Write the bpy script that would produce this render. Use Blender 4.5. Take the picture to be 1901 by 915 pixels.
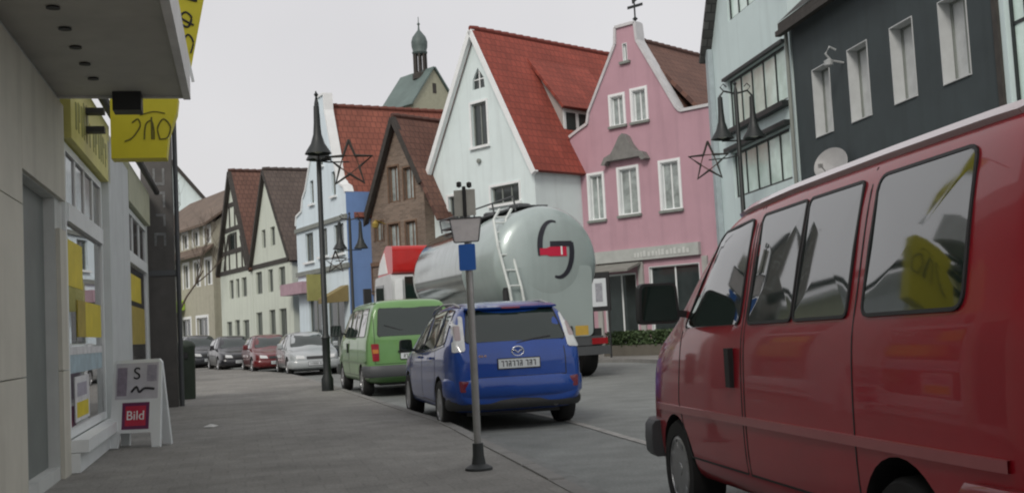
import bpy, bmesh, math, random
from mathutils import Vector, Matrix, geometry
from mathutils.bvhtree import BVHTree
for o in list(bpy.data.objects): bpy.data.objects.remove(o)
R = math.radians; PI = math.pi
S = bpy.context.scene; COL = S.collection

# ---------------------------------------------------------------- camera
cd = bpy.data.cameras.new('camera'); cam = bpy.data.objects.new('camera', cd); COL.objects.link(cam)
cd.sensor_fit = 'HORIZONTAL'; cd.sensor_width = 36.0; cd.lens = 36.0*2050/1901
cd.clip_start = 0.05; cd.clip_end = 3000
cam.matrix_world = Matrix.Translation((0, 0, 1.28)) @ (Matrix.Rotation(R(90+4.1), 4, 'X') @ Matrix.Rotation(R(-3.0), 4, 'Z'))
S.camera = cam
# ---------------------------------------------------------------- sky, sun, exposure
SUN_DIR = Vector((-0.34, -0.94, 0)).normalized(); SUN_EL = R(38)
w = bpy.data.worlds.new('World'); S.world = w; w.use_nodes = True
nt = w.node_tree; nt.nodes.clear()
out = nt.nodes.new('ShaderNodeOutputWorld'); bg = nt.nodes.new('ShaderNodeBackground')
sky = nt.nodes.new('ShaderNodeTexSky'); sky.sky_type = 'NISHITA'; sky.sun_disc = False
sky.sun_elevation = SUN_EL; sky.sun_rotation = math.atan2(SUN_DIR.x, SUN_DIR.y)
sky.air_density = 1.2; sky.dust_density = 4.0
veil = nt.nodes.new('ShaderNodeTexNoise'); veil.inputs['Scale'].default_value = 1.6; veil.inputs['Detail'].default_value = 4
vr = nt.nodes.new('ShaderNodeValToRGB'); vr.color_ramp.elements[0].color = (5.9, 5.75, 5.85, 1); vr.color_ramp.elements[1].color = (6.8, 6.65, 6.7, 1)
vr.color_ramp.elements[0].position = .35; vr.color_ramp.elements[1].position = .65
mx = nt.nodes.new('ShaderNodeMix'); mx.data_type = 'RGBA'; mx.inputs[0].default_value = 0.9
nt.links.new(veil.outputs['Fac'], vr.inputs['Fac'])
nt.links.new(sky.outputs[0], mx.inputs[6]); nt.links.new(vr.outputs[0], mx.inputs[7])
nt.links.new(mx.outputs[2], bg.inputs['Color']); bg.inputs['Strength'].default_value = 0.1
nt.links.new(bg.outputs[0], out.inputs['Surface'])
sd = bpy.data.lights.new('sun', 'SUN'); sd.energy = 1.35; sd.angle = R(18); sd.color = (1, .95, .88)
sun = bpy.data.objects.new('sun', sd); COL.objects.link(sun)
ld = Vector((SUN_DIR.x*math.cos(SUN_EL), SUN_DIR.y*math.cos(SUN_EL), math.sin(SUN_EL)))
sun.rotation_euler = ld.to_track_quat('Z', 'Y').to_euler()
S.view_settings.view_transform = 'Standard'; S.view_settings.look = 'None'; S.view_settings.exposure = 0.22; S.view_settings.gamma = 1
S.view_settings.use_curve_mapping = False
S.render.engine = 'CYCLES'
S.cycles.filter_width = 2.1
S.cycles.max_bounces = 6

# ---------------------------------------------------------------- materials
MATS = {}
def mat(name, col, rough=.6, metal=0, var=.12, vscale=3.0, bump=0, bscale=40, coat=0, spec=.5, grime=0, emit=0, ior=None, trans=0):
    if name in MATS: return MATS[name]
    m = bpy.data.materials.new(name); m.use_nodes = True; n = m.node_tree; b = n.nodes['Principled BSDF']
    b.inputs['Roughness'].default_value = rough; b.inputs['Metallic'].default_value = metal
    b.inputs['Coat Weight'].default_value = coat; b.inputs['Coat Roughness'].default_value = .04
    b.inputs['Specular IOR Level'].default_value = spec
    if ior: b.inputs['IOR'].default_value = ior
    if trans: b.inputs['Transmission Weight'].default_value = trans
    c = (*col, 1)
    tc = n.nodes.new('ShaderNodeTexCoord')
    if var > 0:
        tx = n.nodes.new('ShaderNodeTexNoise'); tx.inputs['Scale'].default_value = vscale; tx.inputs['Detail'].default_value = 7; tx.inputs['Roughness'].default_value = .62
        n.links.new(tc.outputs['Object'], tx.inputs['Vector'])
        rp = n.nodes.new('ShaderNodeValToRGB')
        rp.color_ramp.elements[0].position = .3; rp.color_ramp.elements[1].position = .7
        rp.color_ramp.elements[0].color = tuple(x*(1-var) for x in col)+(1,)
        rp.color_ramp.elements[1].color = tuple(min(1, x*(1+var)) for x in col)+(1,)
        n.links.new(tx.outputs['Fac'], rp.inputs['Fac'])
        last = rp.outputs['Color']
        if grime > 0:
            mp = n.nodes.new('ShaderNodeMapping'); mp.inputs['Scale'].default_value = (2.2, 2.2, .18)
            n.links.new(tc.outputs['Object'], mp.inputs['Vector'])
            g = n.nodes.new('ShaderNodeTexNoise'); g.inputs['Scale'].default_value = 1.5; g.inputs['Detail'].default_value = 8
            n.links.new(mp.outputs[0], g.inputs['Vector'])
            gr = n.nodes.new('ShaderNodeMapRange'); gr.inputs[1].default_value = .5; gr.inputs[2].default_value = .75; gr.inputs[3].default_value = 0; gr.inputs[4].default_value = grime
            n.links.new(g.outputs['Fac'], gr.inputs[0])
            mm = n.nodes.new('ShaderNodeMix'); mm.data_type = 'RGBA'; mm.inputs[7].default_value = tuple(x*.45 for x in col)+(1,)
            n.links.new(gr.outputs[0], mm.inputs[0]); n.links.new(last, mm.inputs[6]); last = mm.outputs[2]
        n.links.new(last, b.inputs['Base Color'])
    else:
        b.inputs['Base Color'].default_value = c
    if bump > 0:
        t2 = n.nodes.new('ShaderNodeTexNoise'); t2.inputs['Scale'].default_value = bscale; t2.inputs['Detail'].default_value = 4
        n.links.new(tc.outputs['Object'], t2.inputs['Vector'])
        bp = n.nodes.new('ShaderNodeBump'); bp.inputs['Strength'].default_value = bump; bp.inputs['Distance'].default_value = .02
        n.links.new(t2.outputs['Fac'], bp.inputs['Height']); n.links.new(bp.outputs[0], b.inputs['Normal'])
    if emit:
        b.inputs['Emission Color'].default_value = c; b.inputs['Emission Strength'].default_value = emit
    MATS[name] = m; return m

def tile_mat(name, col, mortar, bw, bh, ms=.02, var=.3, bump=.6, rough=.8, offset=.5):
    """courses of tiles or bricks laid out in UV metres"""
    if name in MATS: return MATS[name]
    m = bpy.data.materials.new(name); m.use_nodes = True; n = m.node_tree; b = n.nodes['Principled BSDF']; b.inputs['Roughness'].default_value = rough
    uv = n.nodes.new('ShaderNodeUVMap')
    bt = n.nodes.new('ShaderNodeTexBrick'); bt.offset = offset
    bt.inputs['Color1'].default_value = tuple(x*(1-var) for x in col)+(1,); bt.inputs['Color2'].default_value = tuple(min(1, x*(1+var)) for x in col)+(1,)
    bt.inputs['Mortar'].default_value = (*mortar, 1); bt.inputs['Scale'].default_value = 1; bt.inputs['Mortar Size'].default_value = ms
    bt.inputs['Brick Width'].default_value = bw; bt.inputs['Row Height'].default_value = bh; bt.inputs['Mortar Smooth'].default_value = .4
    n.links.new(uv.outputs[0], bt.inputs['Vector'])
    ns = n.nodes.new('ShaderNodeTexNoise'); ns.inputs['Scale'].default_value = .7; ns.inputs['Detail'].default_value = 8
    n.links.new(uv.outputs[0], ns.inputs['Vector'])
    mr = n.nodes.new('ShaderNodeMapRange'); mr.inputs[1].default_value = .3; mr.inputs[2].default_value = .7; mr.inputs[3].default_value = .8; mr.inputs[4].default_value = 1.14
    n.links.new(ns.outputs['Fac'], mr.inputs[0])
    mu = n.nodes.new('ShaderNodeMix'); mu.data_type = 'RGBA'; mu.blend_type = 'MULTIPLY'; mu.inputs[0].default_value = 1
    n.links.new(bt.outputs['Color'], mu.inputs[6]); n.links.new(mr.outputs[0], mu.inputs[7]); n.links.new(mu.outputs[2], b.inputs['Base Color'])
    bp = n.nodes.new('ShaderNodeBump'); bp.inputs['Strength'].default_value = bump; bp.inputs['Distance'].default_value = .03; bp.invert = True
    n.links.new(bt.outputs['Fac'], bp.inputs['Height']); n.links.new(bp.outputs[0], b.inputs['Normal'])
    MATS[name] = m; return m

def paint(name, col, rough=.35, flake=0):
    return mat(name, col, rough=rough, coat=.75, var=.08, vscale=2.5, spec=.4, grime=.05)

def ground_mat(name, col, joint=None, jcol=.8, rough=.85):
    m = bpy.data.materials.new(name); m.use_nodes = True; n = m.node_tree; b = n.nodes['Principled BSDF']; b.inputs['Roughness'].default_value = rough
    tc = n.nodes.new('ShaderNodeTexCoord'); col4 = (*col, 1)
    def noise(sc, det, lo, hi, p0=.35, p1=.65):
        t = n.nodes.new('ShaderNodeTexNoise'); t.inputs['Scale'].default_value = sc; t.inputs['Detail'].default_value = det; n.links.new(tc.outputs['Object'], t.inputs['Vector'])
        r = n.nodes.new('ShaderNodeMapRange'); r.inputs[1].default_value = p0; r.inputs[2].default_value = p1; r.inputs[3].default_value = lo; r.inputs[4].default_value = hi; n.links.new(t.outputs['Fac'], r.inputs[0]); return r.outputs[0]
    def mul(a, b_):
        x = n.nodes.new('ShaderNodeMath'); x.operation = 'MULTIPLY'; n.links.new(a, x.inputs[0]); n.links.new(b_, x.inputs[1]); return x.outputs[0]
    v = mul(mul(noise(.35, 3, .84, 1.12), noise(2.3, 6, .88, 1.1)), noise(45, 3, .86, 1.14))
    v = mul(v, noise(.9, 5, .88, 1.0, .34, .44))
    if joint:
        mp = n.nodes.new('ShaderNodeMapping'); mp.inputs['Rotation'].default_value = (0, 0, R(-14)); n.links.new(tc.outputs['Object'], mp.inputs['Vector'])
        bt = n.nodes.new('ShaderNodeTexBrick'); bt.inputs['Scale'].default_value = 1; bt.inputs['Brick Width'].default_value = joint[0]; bt.inputs['Row Height'].default_value = joint[1]; bt.inputs['Mortar Size'].default_value = .012; bt.inputs['Mortar Smooth'].default_value = .6
        bt.inputs['Color1'].default_value = (.94, .94, .94, 1); bt.inputs['Color2'].default_value = (1.06, 1.06, 1.06, 1); bt.inputs['Mortar'].default_value = (jcol, jcol, jcol, 1)
        n.links.new(mp.outputs[0], bt.inputs['Vector']); v = mul(v, bt.outputs['Color'])
    mx_ = n.nodes.new('ShaderNodeMix'); mx_.data_type = 'RGBA'; mx_.blend_type = 'MULTIPLY'; mx_.inputs[0].default_value = 1; mx_.inputs[6].default_value = col4; n.links.new(v, mx_.inputs[7]); n.links.new(mx_.outputs[2], b.inputs['Base Color'])
    t2 = n.nodes.new('ShaderNodeTexNoise'); t2.inputs['Scale'].default_value = 60; n.links.new(tc.outputs['Object'], t2.inputs['Vector'])
    bp = n.nodes.new('ShaderNodeBump'); bp.inputs['Strength'].default_value = .4; bp.inputs['Distance'].default_value = .015; n.links.new(t2.outputs['Fac'], bp.inputs['Height']); n.links.new(bp.outputs[0], b.inputs['Normal'])
    return m
ASPH = ground_mat('asphalt', (.205, .217, .21)); PAVE = ground_mat('pavement_stone', (.235, .23, .213), (.30, .30), .87)
KERB = mat('kerb_granite', (.225, .222, .21), .8, var=.15, vscale=6, bump=.3)
LINE = mat('worn_line', (.30, .295, .28), .8, var=.3, vscale=8)
WHITEW = mat('white_render', (.70, .80, .80), .85, var=.05, vscale=.8, bump=.12, grime=.22)
PINKW = mat('pink_render', (.48, .295, .345), .85, var=.07, vscale=.8, bump=.12, grime=.25)
BLUEW = mat('pale_blue_render', (.70, .81, .87), .85, var=.05, vscale=.8, bump=.1, grime=.18)
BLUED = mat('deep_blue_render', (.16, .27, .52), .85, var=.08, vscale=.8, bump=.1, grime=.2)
CREAMW = mat('cream_render', (.60, .65, .57), .85, var=.06, vscale=.8, bump=.1, grime=.25)
MINTW = mat('white_panel_render', (.62, .74, .74), .8, var=.05, vscale=.7, bump=.1, grime=.2)
DARKW = mat('anthracite_render', (.044, .058, .062), .8, var=.15, vscale=.8, bump=.15, grime=.3)
BEIGEW = mat('beige_stone', (.63, .61, .53), .7, var=.08, vscale=1.2, bump=.1, grime=.3)
GREYP = mat('grey_door_panel', (.20, .22, .21), .5, var=.1, vscale=2)
SHOPW = mat('shop_pale_render', (.60, .62, .60), .8, var=.06, bump=.1, grime=.25)
PILL = mat('blue_grey_pillar', (.62, .65, .65), .7, var=.06, grime=.2)
SOFF = mat('canopy_soffit', (.44, .435, .39), .6, var=.1, vscale=1.5, grime=.2)
WTRIM = mat('white_trim', (.80, .83, .83), .5, var=.05)
GTRIM = mat('grey_trim', (.22, .24, .22), .7, var=.1)
DTRIM = mat('dark_timber', (.045, .04, .035), .75, var=.25, vscale=6)
BTRIM = mat('brown_timber', (.16, .10, .065), .75, var=.25, vscale=6)
STONE = mat('pediment_stone', (.20, .20, .19), .85, var=.2, vscale=4, bump=.4)
GLASS = mat('window_glass', (.035, .045, .045), .06, var=.25, vscale=1.2, spec=.6, coat=.15)
SKYPANE = mat('sky_reflection_glass', (.66, .86, .76), .12, var=.22, vscale=1.6, coat=1.0)  # bright sky reflection painted into the pane colour
CURTW = mat('white_curtain_pane', (.50, .52, .52), .3, var=.15, vscale=3, coat=.3)
CURT = mat('net_curtain_glass', (.30, .34, .33), .15, var=.5, vscale=2.2, coat=.8)
CGLASS = mat('car_glass', (.016, .028, .024), .03, var=.0, coat=.5, spec=.6)
VGLASS = mat('car_side_glass', (.018, .034, .028), .03, var=0, coat=1.0, spec=1.0, ior=1.75)
TYRE = mat('tyre_rubber', (.018, .018, .018), .85, var=.2)
RIM = mat('wheel_rim', (.42, .43, .44), .35, metal=.8, var=.1)
BLACKP = mat('black_plastic', (.022, .023, .024), .55, var=.15)
GREYPL = mat('grey_plastic', (.075, .08, .085), .55, var=.1)
CHROME = mat('chrome', (.7, .72, .74), .15, metal=1, var=0)
REDL = mat('red_lens', (.30, .015, .02), .15, var=.1, coat=1)
CLEARL = mat('clear_lens', (.62, .64, .64), .15, var=.15, vscale=12, coat=1)
AMBER = mat('amber_lens', (.55, .2, .03), .2, var=.05, coat=1)
PLATE = mat('plate_white', (.62, .66, .68), .4, var=.05)
INK = mat('ink', (.025, .025, .03), .6, var=0)
LAMPM = mat('lamp_iron', (.016, .02, .02), .5, var=.2)
GALV = mat('galvanised_steel', (.36, .36, .35), .42, metal=.55, var=.15, vscale=8)
YEL = mat('sign_yellow', (.72, .63, .03), .5, var=.06)
PYEL = mat('pale_sign_yellow', (.66, .62, .20), .55, var=.08)
BLUES = mat('sign_blue', (.03, .14, .50), .4, var=.06)
TANKM = mat('tank_paint', (.40, .47, .46), .35, metal=.2, var=.05, vscale=1.0, coat=.5, grime=.2)
TANKS = mat('tank_polished', (.50, .54, .52), .12, metal=1.0, var=.08, vscale=1.2, coat=0, grime=.35)
CABR = paint('cab_red', (.52, .022, .02))
BRICK = tile_mat('brown_brick', (.20, .15, .115), (.24, .21, .18), .25, .075, ms=.008, var=.22, bump=.4)
TILE_R = tile_mat('red_roof_tiles', (.28, .060, .040), (.19, .042, .030), .24, .30, ms=.02, var=.12)
TILE_B = tile_mat('brown_red_roof_tiles', (.25, .082, .055), (.15, .05, .035), .24, .30, ms=.02, var=.12)
TILE_D = tile_mat('dark_brown_roof_tiles', (.15, .075, .055), (.09, .045, .035), .24, .30, ms=.02, var=.12)
TILE_G = tile_mat('grey_brown_roof_tiles', (.17, .125, .095), (.10, .08, .06), .24, .30, ms=.02, var=.12)
TILE_E = tile_mat('grey_roof_tiles', (.105, .082, .07), (.07, .055, .05), .24, .30, ms=.02, var=.12)
TILE_X = tile_mat('slate_roof_tiles', (.07, .07, .068), (.03, .03, .03), .3, .25, ms=.02)
COPPER = mat('copper_green', (.12, .165, .155), .6, var=.2, vscale=.6)
HEDGE = mat('hedge_leaf', (.05, .085, .03), .7, var=.4, vscale=9)
BARK = mat('bark', (.09, .07, .055), .9, var=.3, vscale=9)

# ---------------------------------------------------------------- mesh helpers
class MB:
    def __init__(s): s.v = []; s.f = []; s.uv = {}; s.m = []; s.cur = 0
    def add(s, vs, fs, uvs=None):
        o = len(s.v); s.v += [tuple(v) for v in vs]
        for i, f in enumerate(fs):
            if uvs: s.uv[len(s.f)] = uvs[i]
            s.f.append(tuple(o+k for k in f)); s.m.append(s.cur)
        return s
    def box(s, x0, x1, y0, y1, z0, z1, mtx=None):
        vs = [Vector((x, y, z)) for z in (z0, z1) for y in (y0, y1) for x in (x0, x1)]
        if mtx: vs = [mtx @ v for v in vs]
        return s.add(vs, [(0, 2, 3, 1), (4, 5, 7, 6), (0, 1, 5, 4), (2, 6, 7, 3), (0, 4, 6, 2), (1, 3, 7, 5)])
    def bar(s, a, b, wd, ht, up=(0, 0, 1)):
        a = Vector(a); b = Vector(b); d = (b-a).normalized(); up = Vector(up)
        sd_ = d.cross(up)
        if sd_.length < 1e-4: sd_ = d.cross(Vector((1, 0, 0)))
        sd_.normalize(); up = sd_.cross(d).normalized()
        vs = [p+sd_*(i*wd/2)+up*(j*ht/2) for p in (a, b) for j in (-1, 1) for i in (-1, 1)]
        return s.add(vs, [(0, 1, 3, 2), (4, 6, 7, 5), (0, 4, 5, 1), (2, 3, 7, 6), (0, 2, 6, 4), (1, 5, 7, 3)])
    def tube(s, pts, r, n=8, cap=True):
        pts = [Vector(p) for p in pts]; rs = r if isinstance(r, (list, tuple)) else [r]*len(pts)
        vs = []; fs = []
        ref = Vector((0, 0, 1))
        for i, p in enumerate(pts):
            d = (pts[min(i+1, len(pts)-1)]-pts[max(i-1, 0)]).normalized()
            a = d.cross(ref)
            if a.length < .05: a = d.cross(Vector((1, 0, 0)))
            a.normalize(); b = d.cross(a)
            for k in range(n):
                t = 2*PI*k/n; vs.append(p+(a*math.cos(t)+b*math.sin(t))*rs[i])
        for i in range(len(pts)-1):
            for k in range(n):
                k2 = (k+1) % n; fs.append((i*n+k, i*n+k2, (i+1)*n+k2, (i+1)*n+k))
        if cap: fs += [tuple(range(n-1, -1, -1)), tuple((len(pts)-1)*n+k for k in range(n))]
        return s.add(vs, fs)
    def lathe(s, prof, n=24, mtx=None):
        """profile of (radius, z), spun about z"""
        vs = []; fs = []
        for r, z in prof:
            for k in range(n):
                t = 2*PI*k/n; vs.append(Vector((r*math.cos(t), r*math.sin(t), z)))
        for i in range(len(prof)-1):
            for k in range(n):
                k2 = (k+1) % n; fs.append((i*n+k, i*n+k2, (i+1)*n+k2, (i+1)*n+k))
        if prof[0][0] > 1e-4: fs.append(tuple(range(n-1, -1, -1)))
        if prof[-1][0] > 1e-4: fs.append(tuple((len(prof)-1)*n+k for k in range(n)))
        if mtx: vs = [mtx @ v for v in vs]
        return s.add(vs, fs)
    def prism(s, poly, y0, y1, plane='xz'):
        """polygon (a,b) extruded between y0 and y1; plane xz extrudes along y, xy along z"""
        n = len(poly)
        if plane == 'xz': P = lambda a, b, t: (a, t, b)
        elif plane == 'yz': P = lambda a, b, t: (t, a, b)
        else: P = lambda a, b, t: (a, b, t)
        vs = [P(a, b, y0) for a, b in poly]+[P(a, b, y1) for a, b in poly]
        fs = [(i, (i+1) % n, n+(i+1) % n, n+i) for i in range(n)]
        tri = geometry.tessellate_polygon([[Vector((a, b, 0)) for a, b in poly]])
        for t in tri: fs.append(tuple(t)); fs.append(tuple(n+k for k in reversed(t)))
        return s.add(vs, fs)
    def build(s, name, material, parent=None, smooth=False, loc=None, fix=True):
        me = bpy.data.meshes.new(name); me.from_pydata(s.v, [], s.f)
        if s.uv:
            ul = me.uv_layers.new(name='UVMap')
            for pi, p in enumerate(me.polygons):
                u = s.uv.get(pi)
                if u:
                    for li, c in zip(p.loop_indices, u): ul.data[li].uv = c
        mm = material if isinstance(material, (list, tuple)) else [material]
        for m in mm: me.materials.append(m)
        if len(mm) > 1:
            for p, k in zip(me.polygons, s.m): p.material_index = k
        if fix:
            bm = bmesh.new(); bm.from_mesh(me); bmesh.ops.recalc_face_normals(bm, faces=bm.faces); bm.to_mesh(me); bm.free()
        if smooth:
            for p in me.polygons: p.use_smooth = True
            if smooth is not True:
                try: me.set_sharp_from_angle(angle=R(smooth))
                except Exception: pass
        o = bpy.data.objects.new(name, me); COL.objects.link(o)
        if parent: o.parent = parent
        if loc: o.location = loc
        return o

def tag(o, label=None, cat=None, group=None, kind=None):
    if label: o['label'] = label
    if cat: o['category'] = cat
    if group: o['group'] = group
    if kind: o['kind'] = kind
    return o
def empty(name, loc, rz, label, cat, group=None):
    e = bpy.data.objects.new(name, None); COL.objects.link(e); e.empty_display_size = .2
    e.location = loc; e.rotation_euler = (0, 0, rz); return tag(e, label, cat, group)
def rounded(pts, r, n=4):
    res = []; N = len(pts)
    for i in range(N):
        p = Vector(pts[i]); a = Vector(pts[i-1])-p; b = Vector(pts[(i+1) % N])-p
        rr = min(r, a.length*.45, b.length*.45)
        p0 = p+a.normalized()*rr; p1 = p+b.normalized()*rr
        for k in range(n+1):
            t = k/n; q = p0*(1-t)**2+p*2*t*(1-t)+p1*t*t; res.append((q.x, q.y))
    return res
def lerp_tab(tab, x):
    if x <= tab[0][0]: return tab[0][1]
    for (a, va), (b, vb) in zip(tab, tab[1:]):
        if x <= b: return va+(vb-va)*(x-a)/(b-a)
    return tab[-1][1]

# ---------------------------------------------------------------- ground
def sheet(name, poly, z, material, kind='structure'):
    m = MB(); tri = geometry.tessellate_polygon([[Vector((a, b, 0)) for a, b in poly]])
    m.add([(a, b, z) for a, b in poly], [tuple(t) for t in tri])
    o = m.build(name, material)
    return tag(o, kind=kind)
m = MB(); m.add([(-900, -900, 0), (900, -900, 0), (900, 1500, 0), (-900, 1500, 0)], [(0, 1, 2, 3)])
tag(m.build('ground', mat('ground_far', (.12, .12, .11), .9)), kind='structure')
sheet('road', [(-60, -60), (60, -60), (60, 120), (-60, 120)], .004, ASPH)
KL = [(6.4, -18), (3.6, -6), (2.12, 0), (1.22, 4), (.31, 8.46), (-.43, 11.9), (-.93, 14.2), (-1.75, 17), (-3.25, 22.2), (-4.4, 26.2), (-7.45, 36.4), (-10.6, 43.6), (-15.6, 55), (-22.5, 68)]
def smooth_line(pts, k=4):
    res = []; P = [Vector(p) for p in pts]
    for i in range(len(P)-1):
        p0 = P[max(i-1, 0)]; p1 = P[i]; p2 = P[i+1]; p3 = P[min(i+2, len(P)-1)]
        for j in range(k):
            t = j/k
            res.append(.5*((2*p1)+(p2-p0)*t+(2*p0-5*p1+4*p2-p3)*t*t+(-p0+3*p1-3*p2+p3)*t**3))
    res.append(P[-1]); return res
def offset_line(pts, d):
    res = []
    for i, p in enumerate(pts):
        t = (pts[min(i+1, len(pts)-1)]-pts[max(i-1, 0)]).normalized(); res.append(p+Vector((t.y, -t.x))*d)
    return res
def strip(name, line, d0, d1, z0, z1, material, kind='structure', skirt=True):
    """ribbon along a line between two sideways offsets, as a solid step"""
    a = offset_line(line, d0); b = offset_line(line, d1); m = MB(); n = len(line)
    vs = [(p.x, p.y, z1) for p in a]+[(p.x, p.y, z1) for p in b]
    fs = [(i, i+1, n+i+1, n+i) for i in range(n-1)]
    if skirt:
        vs += [(p.x, p.y, z0) for p in a]+[(p.x, p.y, z0) for p in b]
        fs += [(2*n+i, 2*n+i+1, i+1, i) for i in range(n-1)]+[(n+i, n+i+1, 3*n+i+1, 3*n+i) for i in range(n-1)]
    m.add(vs, fs); return tag(m.build(name, material), kind=kind)
kl = smooth_line(KL)
strip('pavement', kl, -14, -.13, .004, .105, PAVE)
def kerb_run(line, d0, d1, i0, i1):
    strip('kerb', line[:i0+1], d0, d1, .004, .115, KERB); base = strip('kerb', line[i0:], d0, d1, .004, .09, KERB)
    a = offset_line(line, d0); b = offset_line(line, d1); acc = 0; P = []
    for k in range(i0, i1):
        L_ = (line[k+1]-line[k]).length; n_ = max(1, round(L_/.5))
        for t in range(n_): P.append((a[k].lerp(a[k+1], t/n_), b[k].lerp(b[k+1], t/n_)))
    rk = random.Random(2)
    for (a0, b0), (a1, b1) in zip(P[::2], P[2::2]):
        g = .012/max(.1, (a1-a0).length); q = [a0.lerp(a1, g), b0.lerp(b1, g), b0.lerp(b1, 1-g), a0.lerp(a1, 1-g)]; z = .115+rk.uniform(-.005, .005); c = .012
        cen = sum(q, Vector((0, 0)))/4
        m = MB(); m.add([(p.x, p.y, .06) for p in q]+[(p.x, p.y, z-c) for p in q]+[(cen.x+(p.x-cen.x)*.965, cen.y+(p.y-cen.y)*.965, z) for p in q], [(0, 1, 5, 4), (1, 2, 6, 5), (2, 3, 7, 6), (3, 0, 4, 7), (4, 5, 9, 8), (5, 6, 10, 9), (6, 7, 11, 10), (7, 4, 8, 11), (8, 9, 10, 11)])
        m.build('kerb_stone', KERB, base)
kerb_run(kl, -.127, 0, 12, 37)
strip('gutter', kl, .003, .28, 0, .009, mat('gutter_stone', (.19, .197, .19), .8, var=.2, vscale=5), skirt=False)
strip('bay_line', kl, 1.52, 1.63, 0, .012, LINE, skirt=False)
KR = [(9.5, -8), (6.95, 10), (4.75, 25), (4.0, 31), (2.9, 34), (.2, 36.2), (-4.0, 40.0), (-7.6, 43.0), (-11.6, 49.8), (-18.2, 61), (-24, 71)]
kr = smooth_line(KR)
strip('pavement', kr, .13, 6, .004, .105, PAVE)
strip('kerb', kr, 0, .127, .004, .115, KERB)

# ---------------------------------------------------------------- houses
def face_with_holes(mb, outline, holes, y, reveal):
    loops = [[Vector((a, b, 0)) for a, b in outline]]+[[Vector((a, b, 0)) for a, b in h] for h in holes]
    flat = [v for l in loops for v in l]
    tri = geometry.tessellate_polygon(loops)
    mb.add([(v.x, y, v.y) for v in flat], [tuple(t) for t in tri], [[(flat[k].x, flat[k].y) for k in t] for t in tri])
    for h in holes:
        n = len(h)
        vs = [(a, y, b) for a, b in h]+[(a, y+reveal, b) for a, b in h]
        mb.add(vs, [(i, (i+1) % n, n+(i+1) % n, n+i) for i in range(n)])
def rect(u0, u1, z0, z1): return [(u0, z0), (u1, z0), (u1, z1), (u0, z1)]
def window(parent, u0, u1, z0, z1, depth=.14, frame=None, glass=None, nx=2, nz=1, surround=None, sw=.1, sill=None, lining=None, fw=.055, shape=None):
    frame = frame or WTRIM; glass = glass or GLASS; gl = glass if isinstance(glass, (list, tuple)) else [glass]*9
    m = MB(); y0, y1 = depth-.05, depth+.02
    a, b, c, d = u0+.004, u1-.004, z0+.004, z1-.004
    m.box(a, a+fw, y0, y1, c, d); m.box(b-fw, b, y0, y1, c, d); m.box(a+fw, b-fw, y0, y1, c, c+fw); m.box(a+fw, b-fw, y0, y1, d-fw, d)
    for i in range(1, nx):
        x = a+(b-a)*i/nx; m.box(x-fw*.45, x+fw*.45, y0+.006, y1-.002, c+fw, d-fw)
    for j in range(1, nz):
        z = c+(d-c)*j/nz; m.box(a+fw, b-fw, y0+.01, y1-.004, z-fw*.4, z+fw*.4)
    w_ = m.build('window', frame, parent)
    xs = [a+fw]+[a+(b-a)*i/nx for i in range(1, nx)]+[b-fw]
    for i in range(nx):
        p = MB(); p.box(xs[i]+(.0 if i == 0 else fw*.46), xs[i+1]-(0 if i == nx-1 else fw*.46), depth-.02, depth+.012, c+fw, d-fw); p.build('pane', gl[i], w_)
    if surround:
        s = MB(); q = .035
        s.box(u0-sw, u0-.002, -q, .01, z0-sw*.2, z1+sw); s.box(u1+.002, u1+sw, -q, .01, z0-sw*.2, z1+sw); s.box(u0-.002, u1+.002, -q+.003, .01, z1+.002, z1+sw-.002)
        s.build('surround', surround, w_)
    if sill:
        s = MB(); s.box(u0-.12, u1+.12, -.11, depth-.055, z0-.09, z0-.003); s.build('sill', sill, w_)
    if lining:
        s = MB(); t = .02; yy = depth-.055
        s.box(u0+.003, u0+.003+t, -.012, yy, z0+.003, z1-.003); s.box(u1-.003-t, u1-.003, -.012, yy, z0+.003, z1-.003); s.box(u0+.03, u1-.03, -.012, yy, z1-.003-t, z1-.003); s.box(u0+.03, u1-.03, -.03, yy, z0+.003, z0+.003+t)
        s.build('window_lining', lining, w_)
    return w_
def facade(parent, outline, wins, material, depth, reveal=.16, name='wall', ngon=None):
    """front wall with openings plus the flanks and back of the block"""
    m = MB(); face_with_holes(m, outline, [rect(*w_[:4]) if not isinstance(w_[0], (list, tuple)) else list(w_) for w_ in wins], 0, reveal)
    n = len(outline)
    vs = [(a, 0, b) for a, b in outline]+[(a, depth, b) for a, b in outline]
    L = [0]
    for i in range(n): L.append(L[-1]+math.dist(outline[i], outline[(i+1) % n]))
    m.add(vs, [(i, (i+1) % n, n+(i+1) % n, n+i) for i in range(n)], [[(0, outline[i][1]), (0, outline[(i+1) % n][1]), (depth, outline[(i+1) % n][1]), (depth, outline[i][1])] for i in range(n)])
    tri = geometry.tessellate_polygon([[Vector((a, b, 0)) for a, b in outline]])
    m.add(vs[n:], [tuple(t) for t in tri])
    return m.build(name, material, parent, fix=False)
def slope(mb, a, b, y0, y1, t=.12):
    """one roof plane from eave a=(x,z) to ridge b=(x,z)"""
    a = Vector(a); b = Vector(b); d = (b-a); L = d.length; d.normalize(); n = Vector((-d.y, d.x));
    if n.y < 0: n = -n
    P = [a, b, b+n*t, a+n*t]
    vs = [(p.x, y, p.y) for y in (y0, y1) for p in P]
    fs = [(0, 1, 2, 3), (7, 6, 5, 4), (0, 4, 5, 1), (1, 5, 6, 2), (2, 6, 7, 3), (3, 7, 4, 0)]
    D = y1-y0
    uv = [[(0, 0), (0, L), (0, L), (0, 0)]]*2+[[(0, 0), (D, 0), (D, L), (0, L)], [(0, L), (D, L), (D, L), (0, L)], [(0, L), (D, L), (D, 0), (0, 0)], [(0, 0), (D, 0), (D, 0), (0, 0)]]
    mb.add(vs, fs, uv)
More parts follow.
